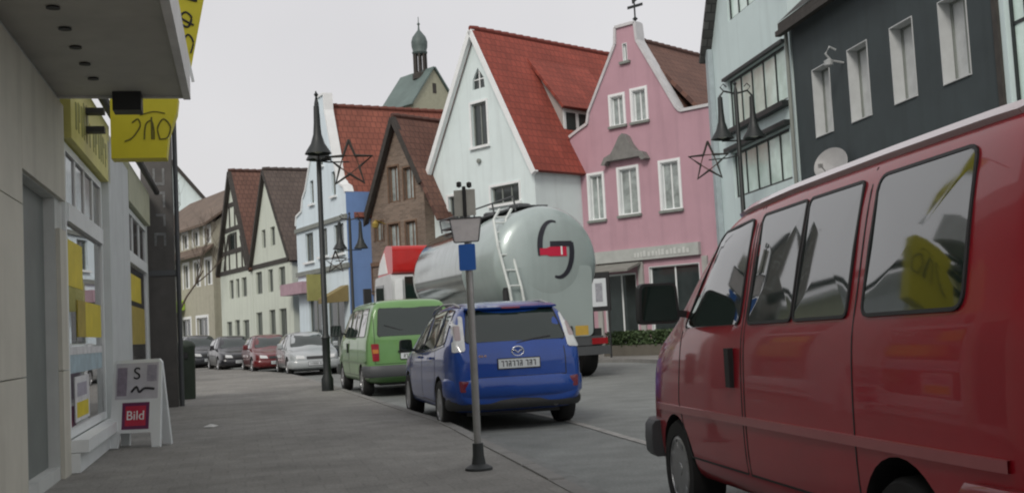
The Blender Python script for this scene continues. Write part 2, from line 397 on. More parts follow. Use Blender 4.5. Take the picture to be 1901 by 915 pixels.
def gable_roof(parent, xl, zl, xr, zr, xp, zp, y0, y1, material, ov=.25, t=.12, ridge=True):
    m = MB()
    dl = Vector((xl-xp, zl-zp)).normalized()*ov; dr = Vector((xr-xp, zr-zp)).normalized()*ov
    slope(m, (xl+dl.x, zl+dl.y), (xp, zp), y0, y1, t); slope(m, (xr+dr.x, zr+dr.y), (xp, zp), y0, y1, t)
    r = m.build('roof', material, parent)
    if ridge:
        q = MB(); k = int((y1-y0)/.38)
        for i in range(k):
            y = y0+i*.38; q.tube([(xp, y+.01, zp+t*1.25), (xp, y+.37, zp+t*1.25+.015)], [.10, .12], 8)
        q.build('ridge_tiles', material, r)
    return r
def verge(parent, pts, y0, y1, wdt, material, name='verge_board'):
    m = MB()
    for a, b in zip(pts, pts[1:]):
        m.bar((a[0], (y0+y1)/2, a[1]), (b[0], (y0+y1)/2, b[1]), abs(y1-y0), wdt, up=(0, 0, 1))
    return m.build(name, material, parent)
def house_frame(A, B): return (A[0], A[1], 0), math.atan2(B[1]-A[1], B[0]-A[0])

# --- far pair: half-timbered gable and cream gable
loc, rz = house_frame((-16.2, 61), (-10, 50.2))
h1 = empty('half_timbered_house', loc, rz, 'cream half-timbered house with dark beams, left of the two steep narrow gables', 'house')
ws = [(1.75, 2.55, 3.5, 4.5), (3.0, 3.65, 3.5, 4.5), (4.1, 5.0, 3.5, 4.5), (1.9, 3.5, 5.95, 7.0), (1.0, 2.0, .5, 2.3), (2.6, 3.5, .4, 2.35), (4.1, 5.2, .5, 2.3)]
facade(h1, [(0, 0), (6.0, 0), (6.0, 4.95), (2.95, 10.1), (.0, 5.0)], ws, CREAMW, 9)
for q in ws: window(h1, *q, nx=2, frame=GTRIM)
gable_roof(h1, 0, 5.0, 6.0, 4.95, 2.95, 10.15, -.2, 9, TILE_D)
m = MB(); bz = lambda z: ((z-5.0)/5.1*2.95, 6.0-(z-4.95)/5.15*3.05)
for z in (4.95, 6.0, 7.2, 8.5):
    a, b = bz(z); m.box(a+.03, b-.03, -.05, .03, z-.11, z+.11)
for x in (1.2, 2.0, 3.4, 4.4): m.box(x-.07, x+.07, -.045, .03, 5.07, min(6.95, 5.0+x*1.6, 4.95+(6-x)*1.6))
for x in (2.3, 3.3): m.box(x-.07, x+.07, -.045, .03, 7.32, 8.4)
m.bar((.9, -.01, 5.1), (1.9, -.01, 6.9), .1, .12); m.bar((5.0, -.01, 5.1), (4.2, -.01, 6.7), .1, .12)
m.build('timber_frame', DTRIM, h1)
verge(h1, [(-.1, 4.9), (2.95, 10.2), (6.1, 4.85)], -.24, -.05, .2, DTRIM)
c = Vector((6.06, 0, 0)); lc = Matrix.Rotation(rz, 3, 'Z') @ c
h2 = empty('gabled_house', (loc[0]+lc.x, loc[1]+lc.y, 0), rz, 'plain pale green gabled house between the half-timbered house and the blue house', 'house')
ws = [(.55, 1.6, 3.5, 4.6), (2.6, 3.35, 3.5, 4.6), (4.25, 5.2, 3.5, 4.6), (1.8, 2.4, 5.7, 6.6), (3.2, 3.9, 5.7, 6.6), (.4, 1.4, .6, 2.6), (2.55, 3.5, .2, 2.65), (4.1, 5.2, .6, 2.65)]
facade(h2, [(0, 0), (6.2, 0), (6.2, 4.9), (2.75, 9.3), (.0, 4.9)], ws, CREAMW, 9)
for q in ws: window(h2, *q, nx=2, frame=GTRIM)
gable_roof(h2, 0, 4.9, 6.2, 4.9, 2.75, 9.35, -.15, 9, TILE_E)
m = MB(); m.box(.02, 6.18, -.06, .03, 4.78, 4.98); m.build('timber_beam', DTRIM, h2)
verge(h2, [(-.05, 4.8), (2.75, 9.4), (6.25, 4.8)], -.2, -.03, .16, DTRIM)

# --- blue house
loc, rz = house_frame((-9.6, 49.2), (-6.5, 43.7))
hb = empty('blue_house', loc, rz, 'pale blue gabled house with deep blue side wall and brown-red roof', 'house')
ws = [(1.15, 2.2, 4.5, 5.75), (3.0, 3.95, 4.6, 5.75), (4.75, 5.9, 4.55, 5.75), (2.05, 2.5, 6.95, 7.95), (4.75, 5.2, 6.95, 7.95), (3.35, 3.8, 8.4, 9.3),
      (1.3, 2.9, .35, 3.0), (3.6, 5.6, .35, 3.0)]
out_b = [(0, 0), (6.3, 0), (6.3, 6.9), (6.15, 7.15), (5.75, 7.3), (5.45, 7.6), (4.35, 10.6), (4.3, 11.3), (3.55, 11.3), (3.5, 10.6), (1.5, 7.6), (1.1, 7.3), (.85, 6.75), (.15, 6.6), (0, 6.2)]
facade(hb, out_b, ws, BLUEW, .3)
for q in ws: window(hb, *q, nx=2 if q[1]-q[0] > .7 else 1, nz=1, frame=GTRIM, sill=WTRIM)
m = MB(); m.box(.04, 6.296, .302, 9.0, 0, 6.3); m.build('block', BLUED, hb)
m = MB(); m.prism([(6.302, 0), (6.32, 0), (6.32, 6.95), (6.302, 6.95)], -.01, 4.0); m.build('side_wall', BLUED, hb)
gable_roof(hb, .1, 6.0, 6.25, 6.0, 3.9, 10.75, .31, 11, TILE_B, ov=.15)
m = MB(); m.box(-.03, 6.34, -.09, .02, 5.88, 6.06); m.box(-.03, 6.34, -.1, .02, 3.93, 4.12); m.build('cornice', GTRIM, hb)
m = MB()
prof = out_b[2:]
for a, b in zip(prof, prof[1:]): m.bar((a[0], .14, a[1]+.03), (b[0], .14, b[1]+.03), .4, .09)
m.build('coping', WTRIM, hb)
m = MB(); m.box(-1.1, 1.9, -.5, -.02, 3.15, 3.65); m.build('shop_sign_band', mat('pink_sign_band', (.42, .28, .33), .6), hb)
m = MB(); m.box(3.3, 3.45, -.75, -.03, 2.75, 3.85); m.build('hanging_sign', mat('ochre_sign', (.30, .29, .10), .6), hb)
m = MB(); m.prism([(-.03, 3.25), (-1.0, 2.75), (-1.0, 2.55), (-.03, 2.6)], 5.4, 6.2, 'yz'); m.build('awning', mat('ochre_awning', (.24, .19, .08), .8), hb)

# --- brick house
loc, rz = house_frame((-5.75, 44.3), (-3.3, 41.9))
hk = empty('brick_house', loc, rz, 'narrow brown brick gabled house between the blue and white houses', 'house')
ws = [(1.44, 2.03, 6.35, 7.75), (2.35, 2.94, 6.35, 7.6), (.45, .95, 4.9, 5.7), (1.3, 1.95, 4.2, 5.5), (2.35, 2.95, 4.2, 5.5), (.4, 1.5, .4, 2.7), (1.9, 3.1, .4, 2.7)]
facade(hk, [(0, 0), (3.5, 0), (3.5, 7.0), (2.08, 9.5), (0, 5.6)], ws, BRICK, 8)
for q in ws: window(hk, *q, nx=2, frame=BTRIM, glass=CURT if q[2] > 4 else GLASS, surround=BTRIM, sw=.06)
gable_roof(hk, 0, 5.6, 4.3, 5.6, 2.08, 9.55, -.25, 9.5, TILE_D, ov=.3)
verge(hk, [(-.2, 5.2), (2.08, 9.6), (3.6, 6.85)], -.3, -.1, .2, DTRIM)
m = MB()
for x in (.1, .85, 1.7, 2.2, 3.3): m.box(x-.08, x+.08, -.06, .02, 2.95, 3.9)
m.box(.0, 3.48, -.07, .02, 3.92, 4.08); m.box(0, 3.48, -.07, .02, 2.82, 2.94); m.build('timber_frame', BTRIM, hk)
m = MB(); m.tube([(1.1, 0, 5.55), (1.1, -.5, 5.7)], .02); m.lathe([(0, -.16), (.12, -.1), (.15, .05), (.05, .16), (0, .18)], 10, Matrix.Translation((1.1, -.5, 5.5))); m.build('wall_lantern', mat('brass', (.45, .33, .08), .4, metal=.5), hk)

# --- white house
loc, rz = house_frame((-3.2, 42.5), (.85, 38.2))
hw_ = empty('white_house', loc, rz, 'tall white gabled house with bright red tile roof behind the tanker', 'house')
tri = [(2.98, 10.02), (3.66, 10.02), (3.62, 10.4), (3.32, 10.8), (3.02, 10.4)]
ws = [(2.85, 3.7, 7.9, 9.5), (1.3, 2.2, 5.35, 6.25), (3.72, 5.2, 5.65, 6.3), (1.0, 2.4, .5, 2.6), (3.4, 5.2, .5, 2.6)]
facade(hw_, [(.15, 0), (6.0, 0), (6.0, 6.85), (3.25, 12.1), (.15, 6.8)], ws+[tri], WHITEW, 8)
for q in ws: window(hw_, *q, nx=3 if q[0] == 3.72 else 2, frame=GTRIM, surround=WTRIM, sw=.09, sill=WTRIM)
m = MB(); m.prism(tri, .1, .13); tw = m.build('window', GLASS, hw_)
m = MB(); m.box(3.3, 3.34, .06, .1, 10.02, 10.76); m.box(3.0, 3.65, .062, .098, 10.36, 10.4); m.build('glazing_bar', WTRIM, tw)
gable_roof(hw_, .15, 6.8, 6.0, 6.85, 3.25, 12.12, -.22, 9.5, TILE_R, ov=.35)
verge(hw_, [(-.1, 6.45), (3.25, 12.16), (6.2, 6.5)], -.27, -.09, .2, WTRIM)
m = MB(); m.lathe([(.0, 0), (.09, .02), (.09, .1), (0, .12)], 10, Matrix.Translation((3.2, .0, 7.35)) @ Matrix.Rotation(R(90), 4, 'X')); m.build('vent_cap', GTRIM, hw_)
# dormer on the right-hand slope
m = MB()
m.prism([(5.3, 8.1), (5.3, 9.2), (3.95, 10.95), (3.95, 10.7)], 2.3, 5.2); dm = m.build('dormer', mat('dormer_cheek', (.36, .34, .32), .8), hw_)
m = MB(); slope(m, (5.5, 9.12), (3.75, 11.25), 2.1, 5.4, .1); m.build('dormer_roof', TILE_R, dm)
m = MB(); m.box(5.302, 5.33, 2.32, 5.18, 8.12, 9.15); df = m.build('dormer_front', WTRIM, dm)
for i in range(4):
    m = MB(); m.box(5.332, 5.345, 2.45+i*.68, 2.95+i*.68, 8.3, 9.02); m.build('dormer_window', GLASS, df)

# --- pink house
loc, rz = house_frame((2.1, 40.2), (6.8, 35.9))
hp = empty('pink_house', loc, rz, 'pink gabled house with dark stone pediment over its middle window and shop below', 'house')
ws = [(2.25, 2.8, 8.1, 9.15), (3.2, 3.76, 8.1, 9.2), (1.08, 1.68, 4.88, 6.5), (2.42, 3.2, 4.92, 6.54), (4.2, 4.92, 4.9, 6.53), (2.9, 3.1, 10.3, 10.95),
      (1.5, 2.9, .25, 2.9), (3.45, 5.5, .5, 3.05)]
out_p = [(.3, 0), (6.6, 0), (6.6, 8.15), (5.15, 8.15), (5.0, 8.3), (3.55, 10.9), (3.5, 11.55), (2.65, 11.55), (2.6, 10.95), (1.25, 8.75), (1.15, 8.35), (.75, 8.2), (.3, 8.0)]
facade(hp, out_p, ws, PINKW, .35)
for q in ws: window(hp, *q, nx=1 if q[1]-q[0] < .4 else 2, nz=1, frame=WTRIM, glass=CURT if 4 < q[2] < 9 else GLASS, surround=WTRIM if 4 < q[2] < 9 else None, sw=.09, sill=GTRIM if q[2] > 4 else None, lining=WTRIM)
m = MB(); m.box(.34, 6.58, .352, 9, 0, 7.85); m.build('block', PINKW, hp)
gable_roof(hp, .35, 7.9, 5.15, 8.0, 3.07, 11.0, .353, 10, TILE_D, ov=.0)
m = MB(); slope(m, (5.95, 7.75), (3.07, 10.92), .36, 10, .14); m.build('roof', TILE_D, hp)
m = MB(); prof = out_p[2:]
for a, b in zip(prof, prof[1:]): m.bar((a[0], .16, a[1]+.03), (b[0], .16, b[1]+.03), .46, .1)
m.build('coping', mat('pale_coping', (.55, .55, .56), .7), hp)
m = MB(); m.prism([(1.85, 6.75), (2.0, 7.0), (2.3, 7.1), (2.5, 7.35), (2.7, 7.65), (2.85, 7.75), (3.0, 7.65), (3.15, 7.35), (3.35, 7.1), (3.65, 7.0), (3.8, 6.75), (3.6, 6.72), (3.5, 6.86), (2.1, 6.86), (2.0, 6.72)], -.28, .02); m.build('pediment', STONE, hp)
m = MB(); m.box(1.2, 5.6, -.16, .02, 3.3, 3.72); fs_ = m.build('shop_fascia', mat('fascia_grey', (.42, .44, .42), .6), hp)
m = MB(); rr = random.Random(4)
x = 3.0
while x < 5.2:
    d = rr.uniform(.1, .2); m.box(x, x+d*.6, -.176, -.165, 3.4, 3.4+rr.uniform(.14, .22)); x += d
m.build('fascia_lettering', mat('quiet_lettering', (.58, .6, .58), .6), fs_)['kind'] = 'stuff'
m = MB(); m.prism([(-.02, 3.28), (-.9, 3.0), (-.9, 2.93), (-.02, 3.18)], .9, 3.2, 'yz'); m.build('awning', mat('grey_awning', (.22, .22, .2), .8), hp)
for x in (1.3, 3.15, 5.75):
    m = MB(); m.box(x-.1, x+.1, -.09, .02, 0, 3.25); m.build('shop_pillar', mat('pale_pillar', (.38, .38, .36), .7), hp)
m = MB(); m.tube([(3.4, .17, 11.6), (3.4, .17, 12.5)], .03); m.bar((3.1, .17, 12.2), (3.75, .17, 12.2), .02, .1); m.lathe([(0, -.1), (.1, 0), (0, .1)], 10, Matrix.Translation((3.4, .17, 11.75))); m.prism([(3.32, 12.3), (3.62, 12.45), (3.5, 12.6), (3.42, 12.85), (3.3, 12.6)], .155, .185); m.build('weather_vane', LAMPM, hp)
m = MB(); m.tube([(.1, -.12, .1), (.1, -.12, 7.9)], .055); m.build('downpipe', GALV, hp)

# --- right row: white modern front, anthracite house, next house
loc, rz = house_frame((6.0, 31.8), (8.75, 13.5)); RM = Matrix.Translation(loc) @ Matrix.Rotation(rz, 4, 'Z')
def rloc(u, y=0): v = RM @ Vector((u, y, 0)); return (v.x, v.y, 0)
hm = empty('white_modern_house', rloc(.35), rz, 'narrow white house with tall bands of windows painted pale with sky reflection beside the pink house', 'house')
ws = [(1.15, 5.2, 6.38, 7.72), (1.15, 5.15, 4.45, 5.7), (1.5, 4.8, 9.3, 10.2), (.8, 2.6, .4, 2.9), (3.2, 5.1, .4, 2.9)]
facade(hm, [(0, 0), (5.55, 0), (5.55, 9.6), (5.0, 11.6), (2.8, 13.5), (0.35, 11.0), (0, 8.9)], ws, MINTW, 9)
for q in ws: window(hm, *q, nx=5 if q[2] > 4 else 2, frame=LAMPM, glass=SKYPANE if q[2] > 4 else GLASS, depth=.12, fw=.06)
m = MB(); m.box(1.0, 5.3, -.2, .02, 6.2, 6.33); m.box(1.0, 5.35, -.2, .02, 5.74, 5.85); m.box(1.0, 5.3, -.12, .02, 7.74, 7.82); m.build('window_ledge', LAMPM, hm)
m = MB(); m.box(-.12, .1, -.16, -.01, 0, 8.9); m.build('corner_strip', mat('grey_corner', (.36, .42, .44), .6), hm)
gable_roof(hm, 0, 8.9, 5.55, 9.6, 2.8, 13.5, -.3, 9, TILE_X, ov=.4)
m = MB(); m.tube([(5.58, -.1, .1), (5.58, -.1, 7.9), (5.7, -.25, 8.05)], .05); m.build('downpipe', GTRIM, hm)
hd = empty('anthracite_house', rloc(6.0), rz, 'dark anthracite rendered house with a row of white-lined narrow windows', 'house')
ws = [(1.0, 1.92, 5.15, 6.72), (2.8, 3.72, 5.15, 6.72), (4.66, 5.55, 5.15, 6.68), (6.45, 7.36, 5.13, 6.65), (.8, 3.4, .4, 2.9), (4.4, 7.2, .4, 2.9)]
facade(hd, [(0, 0), (8.05, 0), (8.05, 7.95), (0, 7.95)], ws, DARKW, 9, reveal=.3)
for q in ws: window(hd, *q, nx=2, frame=GTRIM, glass=(CURTW, GLASS) if q[2] > 4 else GLASS, depth=.28, lining=mat('pale_lining', (.52, .54, .54), .6, var=.08) if q[2] > 4 else None, surround=None, sw=.05)
m = MB(); m.box(-.05, 8.04, -.38, -.24, 7.78, 7.9); m.box(-.05, 8.04, -.3, .0, 7.955, 8.1); m.build('gutter', DTRIM, hd)
m = MB()
a = Vector((-.35, 7.95)); b = Vector((4.5, 12.2))
m.add([(0, -.32, 8.105), (8.05, -.32, 8.105), (8.05, 4.5, 12.3), (0, 4.5, 12.3)], [(0, 1, 2, 3)], [[(0, 0), (8, 0), (8, 6.4), (0, 6.4)]])
m.add([(0, 4.5, 12.3), (8.05, 4.5, 12.3), (8.05, 9.2, 8), (0, 9.2, 8)], [(0, 1, 2, 3)], [[(0, 0), (8, 0), (8, 6.4), (0, 6.4)]])
m.build('roof', TILE_X, hd)
m = MB(); m.tube([(2.62, 0, 6.5), (2.62, -.28, 6.55), (2.62, -.4, 6.7), (2.62, -.3, 6.85), (2.62, -.16, 6.78)], .025); m.lathe([(0, -.1), (.09, -.05), (.1, .05), (0, .1)], 10, Matrix.Translation((2.62, -.34, 6.5))); m.build('wall_ornament', mat('pale_iron', (.4, .42, .42), .5), hd)
hr = empty('corner_house', rloc(14.15), rz, 'pale house with dark framed tall windows at the right edge of the picture', 'house')
ws = [(.25, 1.05, 4.3, 7.1), (1.4, 2.2, 4.3, 7.1), (2.8, 3.6, 4.3, 7.1), (4.4, 5.4, 4.3, 7.1), (.6, 3.0, .4, 2.9), (4, 7, .4, 2.9)]
facade(hr, [(0, 0), (9, 0), (9, 9), (0, 9)], ws, MINTW, 9)
for q in ws: window(hr, *q, nx=2, nz=2, frame=LAMPM, glass=SKYPANE if q[2] > 4 else GLASS, fw=.07)
m = MB(); m.box(-.02, .12, -.05, .01, .0, 8.9); m.build('corner_strip', DTRIM, hr)
dl = Vector(rloc(8.5, -.35)); dish = empty('satellite_dish', (dl.x, dl.y, 4.3), rz, 'white round satellite dish on the dark house wall above the red van', 'satellite dish')
m = MB(); dm_ = Matrix.Rotation(R(62), 4, 'X') @ Matrix.Scale(1, 4)
m.lathe([(0, 0), (.18, .02), (.32, .075), (.385, .12), (.375, .125), (.31, .09), (.17, .035), (0, .015)], 28, Matrix.Rotation(R(38), 4, 'Z') @ Matrix.Rotation(R(68), 4, 'X')); m.build('reflector', mat('dish_grey', (.32, .32, .32), .5), dish, smooth=40)
m = MB(); m.tube([(0, .08, -.02), (0, .355, -.1)], .025); m.build('bracket', GALV, dish)
m = MB(); m.tube([(0, .0, -.34), (.2, -.36, -.02)], .012); m.box(.16, .24, -.42, -.34, -.05, .03); m.build('receiver_arm', GALV, dish)

# --- church
ch = empty('church', (-6.1, 96, 0), R(42), 'distant church with copper green roof, cream gable and onion-domed lantern', 'church')
m = MB(); m.prism([(-2.4, 0), (2.4, 0), (2.4, 21.0), (0, 24.2), (-2.4, 21.0)], 0, 4.6, 'xz'); 
MS = Matrix.Rotation(R(0), 4, 'Z')
m.build('tower', mat('church_cream', (.36, .36, .27), .85, var=.1, grime=.2), ch)
m = MB(); slope(m, (-2.7, 20.7), (0, 24.3), -.2, 4.8, .12); slope(m, (2.7, 20.7), (0, 24.3), -.2, 4.8, .12); m.build('roof', COPPER, ch)
m = MB(); m.box(-.2, .2, -.02, .1, 22, 22.9); m.build('louvre', DTRIM, ch)
ln = MB()
for k in range(8):
    t = 2*PI*k/8; ln.tube([(-.2+.52*math.cos(t), 1.6+.52*math.sin(t), 23.6), (-.2+.52*math.cos(t), 1.6+.52*math.sin(t), 26.0)], .11, 6)
ln.lathe([(.75, 0), (.75, .5), (.6, .6)], 8, Matrix.Translation((-.2, 1.6, 23.5))); L_ = ln.build('lantern', DTRIM, ch)
m = MB(); m.lathe([(.62, 0), (.7, .15), (.62, .3), (.72, .7), (.74, 1.1), (.6, 1.55), (.3, 1.95), (.1, 2.2), (.06, 2.6), (.14, 2.75), (.04, 2.9), (.03, 3.4), (0, 3.42)], 14, Matrix.Translation((-.2, 1.6, 25.8))); m.build('onion_dome', mat('dome_copper', (.09, .12, .115), .6, var=.2), L_, smooth=50)

# --- end of the street, far left
loc, rz = house_frame((-26.5, 77), (-17.2, 63))
he = empty('dormer_house', loc, rz, 'brown roofed house with white dormer windows at the far bend of the street', 'house')
ws = [(1+2.1*i, 2+2.1*i, 4.55, 6.0) for i in range(8)]+[(1+3.2*i, 3+3.2*i, .5, 2.7) for i in range(5)]+[(1.0+2.1*i, 2.0+2.1*i, 6.95, 7.85) for i in range(8)]
facade(he, [(0, 0), (17, 0), (17, 8.1), (0, 8.1)], ws, mat('weathered_plaster', (.40, .39, .31), .85, var=.1, grime=.3), 8)
for q in ws: window(he, *q, nx=2, surround=WTRIM, sw=.16)
def rp(y0, z0, y1, z1, mb):
    L = math.dist((y0, z0), (y1, z1)); mb.add([(-.3, y0, z0), (17.3, y0, z0), (17.3, y1, z1), (-.3, y1, z1), (-.3, y0, z0-.15), (17.3, y0, z0-.15), (17.3, y1, z1-.15), (-.3, y1, z1-.15)], [(0, 1, 2, 3), (4, 7, 6, 5), (0, 4, 5, 1), (1, 5, 6, 2), (2, 6, 7, 3), (3, 7, 4, 0)], [[(0, 0), (17, 0), (17, L), (0, L)]]*6)
m = MB(); rp(-.45, 8.05, 4.2, 11.3, m); rp(8.5, 8.05, 4.2, 11.3, m); rf = m.build('roof', TILE_G, he)
m = MB(); rp(-.6, 6.35, -.003, 6.85, m); m.build('pent_roof', TILE_G, he)
m = MB(); m.prism([(0.2, 8.1), (7.8, 8.1), (4.2, 11.1)], 0, .2, 'yz'); m.build('gable_end', mat('weathered_plaster', (.40, .39, .31), .85, var=.1, grime=.3), he); m = MB(); m.prism([(0.2, 8.1), (7.8, 8.1), (4.2, 11.1)], 16.8, 17, 'yz'); m.build('gable_end', mat('weathered_plaster', (.40, .39, .31), .85, var=.1, grime=.3), he)
m = MB(); m.prism([(-.03, 3.9), (-1.5, 3.1), (-1.5, 2.85), (-.03, 3.3)], 9.5, 11.6, 'yz'); aw = m.build('awning', mat('lime_awning', (.30, .46, .06), .7, var=.1), he)
m = MB(); m.prism([(-.03, 3.93), (-1.53, 3.13), (-1.53, 2.86), (-.03, 3.33)], 8.6, 9.48, 'yz'); m.build('awning', mat('pale_yellow_awning', (.56, .55, .30), .7, var=.1), he)
loc, rz = house_frame((-33, 94), (-24.5, 96.6))
hf = empty('white_gable_house', loc, rz, 'white gable end with dark verge showing above the far brown roof', 'house')
facade(hf, [(0, 0), (8.8, 0), (8.8, 11.0), (3.9, 17.0), (0, 11.8)], [(3, 4, 12, 13.4)], WHITEW, 9)
window(hf, 3, 4, 12, 13.4, frame=GTRIM)
gable_roof(hf, 0, 11.8, 8.8, 11.0, 3.9, 17.05, -.2, 9, TILE_D)
verge(hf, [(-.2, 11.5), (3.9, 17.1), (9.0, 10.8)], -.3, -.1, .3, DTRIM)

# ---------------------------------------------------------------- left side shop
loc, rz = house_frame((-3.3, 6.5), (-7.9, 25.0)); LMx = Matrix.Translation(loc) @ Matrix.Rotation(rz, 4, 'Z')
def lw(u, y, z=0): return LMx @ Vector((u, y, z))
hs = empty('shop_building', loc, rz, 'pale shop building with grey wall, tall display windows and wide canopy on the left', 'shop building')
holes = [(4.2, 7.15, .42, 3.3), (10.0, 13.7, .5, 3.4), (2.0, 3.75, .22, 2.68)]
holes += [(-18+3*i, -16.4+3*i, 5.2, 7.0) for i in range(7)]
facade(hs, [(-24, 0), (14.4, 0), (14.4, 4.12), (3.6, 4.12), (3.6, 8.6), (-24, 8.6)], holes, SHOPW, 9, reveal=.3)
for q in holes[3:]: window(hs, *q, nx=2, surround=WTRIM, sill=WTRIM)
m = MB(); m.box(2.003, 3.747, .10, .16, .223, 2.677); m.build('grey_panel', GREYP, hs)
m = MB()
for z0, z1 in ((.106, 1.08), (1.09, 2.4), (2.41, 3.62)):
    m.box(-2.0, 1.985, -.04, -.002, z0, z1)
for z0, z1 in ((.106, 1.08), (1.09, 2.4), (2.69, 3.62)): m.box(3.765, 4.15, -.04, -.002, z0, z1)
m.box(1.99, 3.76, -.04, -.002, 2.69, 3.62)
m.build('stone_cladding', BEIGEW, hs)
def shopwindow(u0, u1, z0, z1, zt0, zt1, ntop):
    m = MB(); f = .09; y0, y1 = -.03, .06
    m.box(u0+.01, u0+f, y0, y1, z0+.01, z1-.01); m.box(u1-f, u1-.01, y0, y1, z0+.01, z1-.01); m.box(u0+f, u1-f, y0, y1, z0+.01, z0+f); m.box(u0+f, u1-f, y0, y1, z1-f, z1-.01); m.box(u0+f, u1-f, y0-.02, y1, zt0, zt1)
    for i in range(1, ntop):
        x = u0+f+(u1-u0-2*f)*i/ntop; m.box(x-.045, x+.045, y0+.01, y1-.01, zt1, z1-f)
    w_ = m.build('shop_window', WTRIM, hs)
    for i in range(ntop):
        a = u0+f+(u1-u0-2*f)*i/ntop; b = u0+f+(u1-u0-2*f)*(i+1)/ntop
        p = MB(); p.box(a+(.05 if i else 0), b-(.05 if i < ntop-1 else 0), -.005, .007, zt1, z1-f); p.build('pane', mat('dark_pane', (.045, .035, .035), .1, var=.3, vscale=2, coat=.4), w_)
    p = MB(); p.box(u0+f, u1-f, -.005, .007, z0+f, zt0)
    p.build('pane', mat('shop_glass', (1, 1, 1), .0, var=0, trans=1.0, ior=1.45), w_)
    s = MB(); s.box(u0-.05, u1+.05, -.2, -.035, z0-.12, z0-.003); s.box(u0-.05, u1+.05, -.12, -.003, z0-.31, z0-.125); s.build('sill', WTRIM, w_)
shopwindow(4.2, 7.15, .42, 3.3, 2.52, 2.70, 4)
shopwindow(10.0, 13.7, .5, 3.4, 2.55, 2.72, 3)
m = MB(); m.box(7.3, 9.85, -.1, -.003, .106, 3.85); m.build('pillar', PILL, hs)
m = MB(); m.box(4.2, 7.5, -.1, -.003, 3.32, 4.05); fy = m.build('fascia_board', PYEL, hs)
m = MB(); rr = random.Random(7); x = 4.5
while x < 7.2:
    d = rr.uniform(.16, .3); hgt = rr.uniform(.25, .42)
    m.box(x, x+.045, -.106, -.102, 3.46, 3.46+hgt)
    if rr.random() < .7: m.box(x+.05, x+d*.6, -.106, -.102, 3.46+hgt*rr.random()*.8, 3.52+hgt*.8)
    x += d
m.build('fascia_lettering', mat('faded_lettering', (.33, .33, .12), .6), fy)['kind'] = 'stuff'
m = MB(); m.box(9.95, 13.8, -.1, -.003, 3.42, 4.0); m.build('fascia_board', mat('faded_board', (.46, .47, .33), .6), hs)
m = MB(); m.tube([(4.3, -.2, 4.1), (14.3, -.2, 4.1)], .055); m.build('rail', LAMPM, hs)
# canopy
m = MB(); m.box(-24, 4.05, -1.16, -.003, 3.70, 4.0); cn = m.build('canopy', SOFF, hs)
m = MB(); m.box(-24, 4.06, -1.23, -1.163, 3.66, 4.06); m.box(4.053, 4.1, -1.16, -.003, 3.68, 4.03); m.build('canopy_edge', mat('canopy_edge_white', (.66, .66, .64), .5, grime=.2), cn)
for i in range(8):
    m = MB(); m.lathe([(0, 0), (.045, 0), (.05, -.012), (0, -.014)], 10, Matrix.Translation((3.3-.55*i, -.42, 3.697))); m.build('downlight', BLACKP, cn)
m = MB(); m.box(3.85, 4.09, -.78, -.52, 3.52, 3.698); m.build('lamp_box', BLACKP, cn)
# display behind the glass: back panels, shelf, posters and goods
DW = mat('display_wall', (.36, .37, .36), .7)
m = MB(); m.box(4.0, 7.4, .62, .66, .2, 3.4); m.box(4.0, 7.4, .3, .62, .2, .4); m.box(3.95, 4.0, .3, .66, .2, 3.4); m.box(7.4, 7.45, .3, .66, .2, 3.4); m.build('display_case', DW, hs)
m = MB(); m.box(9.8, 14, .62, .66, .2, 3.4); m.box(9.8, 14, .3, .62, .2, .45); m.build('display_case', DW, hs)
m = MB(); m.box(4.05, 7.35, .2, .6, 1.34, 1.38); m.build('shelf', WTRIM, hs)
def goods(name, u0, u1, y0, y1, z0, z1, mt, label, cat):
    m = MB(); m.box(0, u1-u0, 0, y1-y0, 0, z1-z0); m.box(.02, u1-u0-.02, -.004, 0, (z1-z0)*.35, (z1-z0)*.65)
    o = m.build(name, mt); p = lw(u0, y0, z0); o.location = p; o.rotation_euler = (0, 0, rz); return tag(o, label, cat)
YG = mat('goods_yellow', (.72, .58, .02), .5, var=.12); BG = mat('goods_blue', (.40, .52, .58), .5, var=.2, vscale=5); WG = mat('goods_white', (.70, .70, .71), .6, var=.2, vscale=6); OG = mat('goods_ochre', (.42, .32, .05), .6, var=.2, vscale=5)
goods('display_parcel', 10.4, 13.4, .17, .4, .6, 1.1, WG, 'white parcel at the bottom of the farther shop window', 'parcel')
def poster(name, u0, u1, z0, z1, mt, label, bands=()):
    m = MB(); m.box(0, u1-u0, 0, .004, 0, z1-z0); e = empty(name, lw(u0, -.011, z0), rz, label, 'poster'); m.build('sheet', mt, e)
    for a, b, c, d, bm_ in bands: q = MB(); q.box(a*(u1-u0), b*(u1-u0), -.003, -.0005, c*(z1-z0), d*(z1-z0)); q.build('print_block', bm_, e)
poster('window_poster', 4.4, 5.45, 1.90, 2.36, YG, 'yellow poster stuck high on the near shop window')
poster('window_poster', 5.0, 6.95, 1.40, 1.78, YG, 'wide yellow poster across the middle of the near shop window', ((.0, .3, 0, 1, OG),))
poster('window_poster', 4.4, 6.95, 1.04, 1.30, BG, 'pale blue and white strip below the wide yellow poster on the shop window', ((0, 1, .7, 1, WG),))
poster('window_poster', 4.7, 5.75, .55, 1.0, WG, 'white poster with yellow block low on the near shop window', ((.1, .9, .08, .42, YG), (.15, .8, .55, .85, mat('print_mauve', (.40, .38, .45), .6, var=.2, vscale=8))))
poster('window_poster', 10.5, 12.6, 1.98, 2.4, YG, 'yellow poster stuck on the farther shop window')
poster('window_poster', 10.6, 13.2, 1.30, 1.9, OG, 'dull ochre poster on the farther shop window')
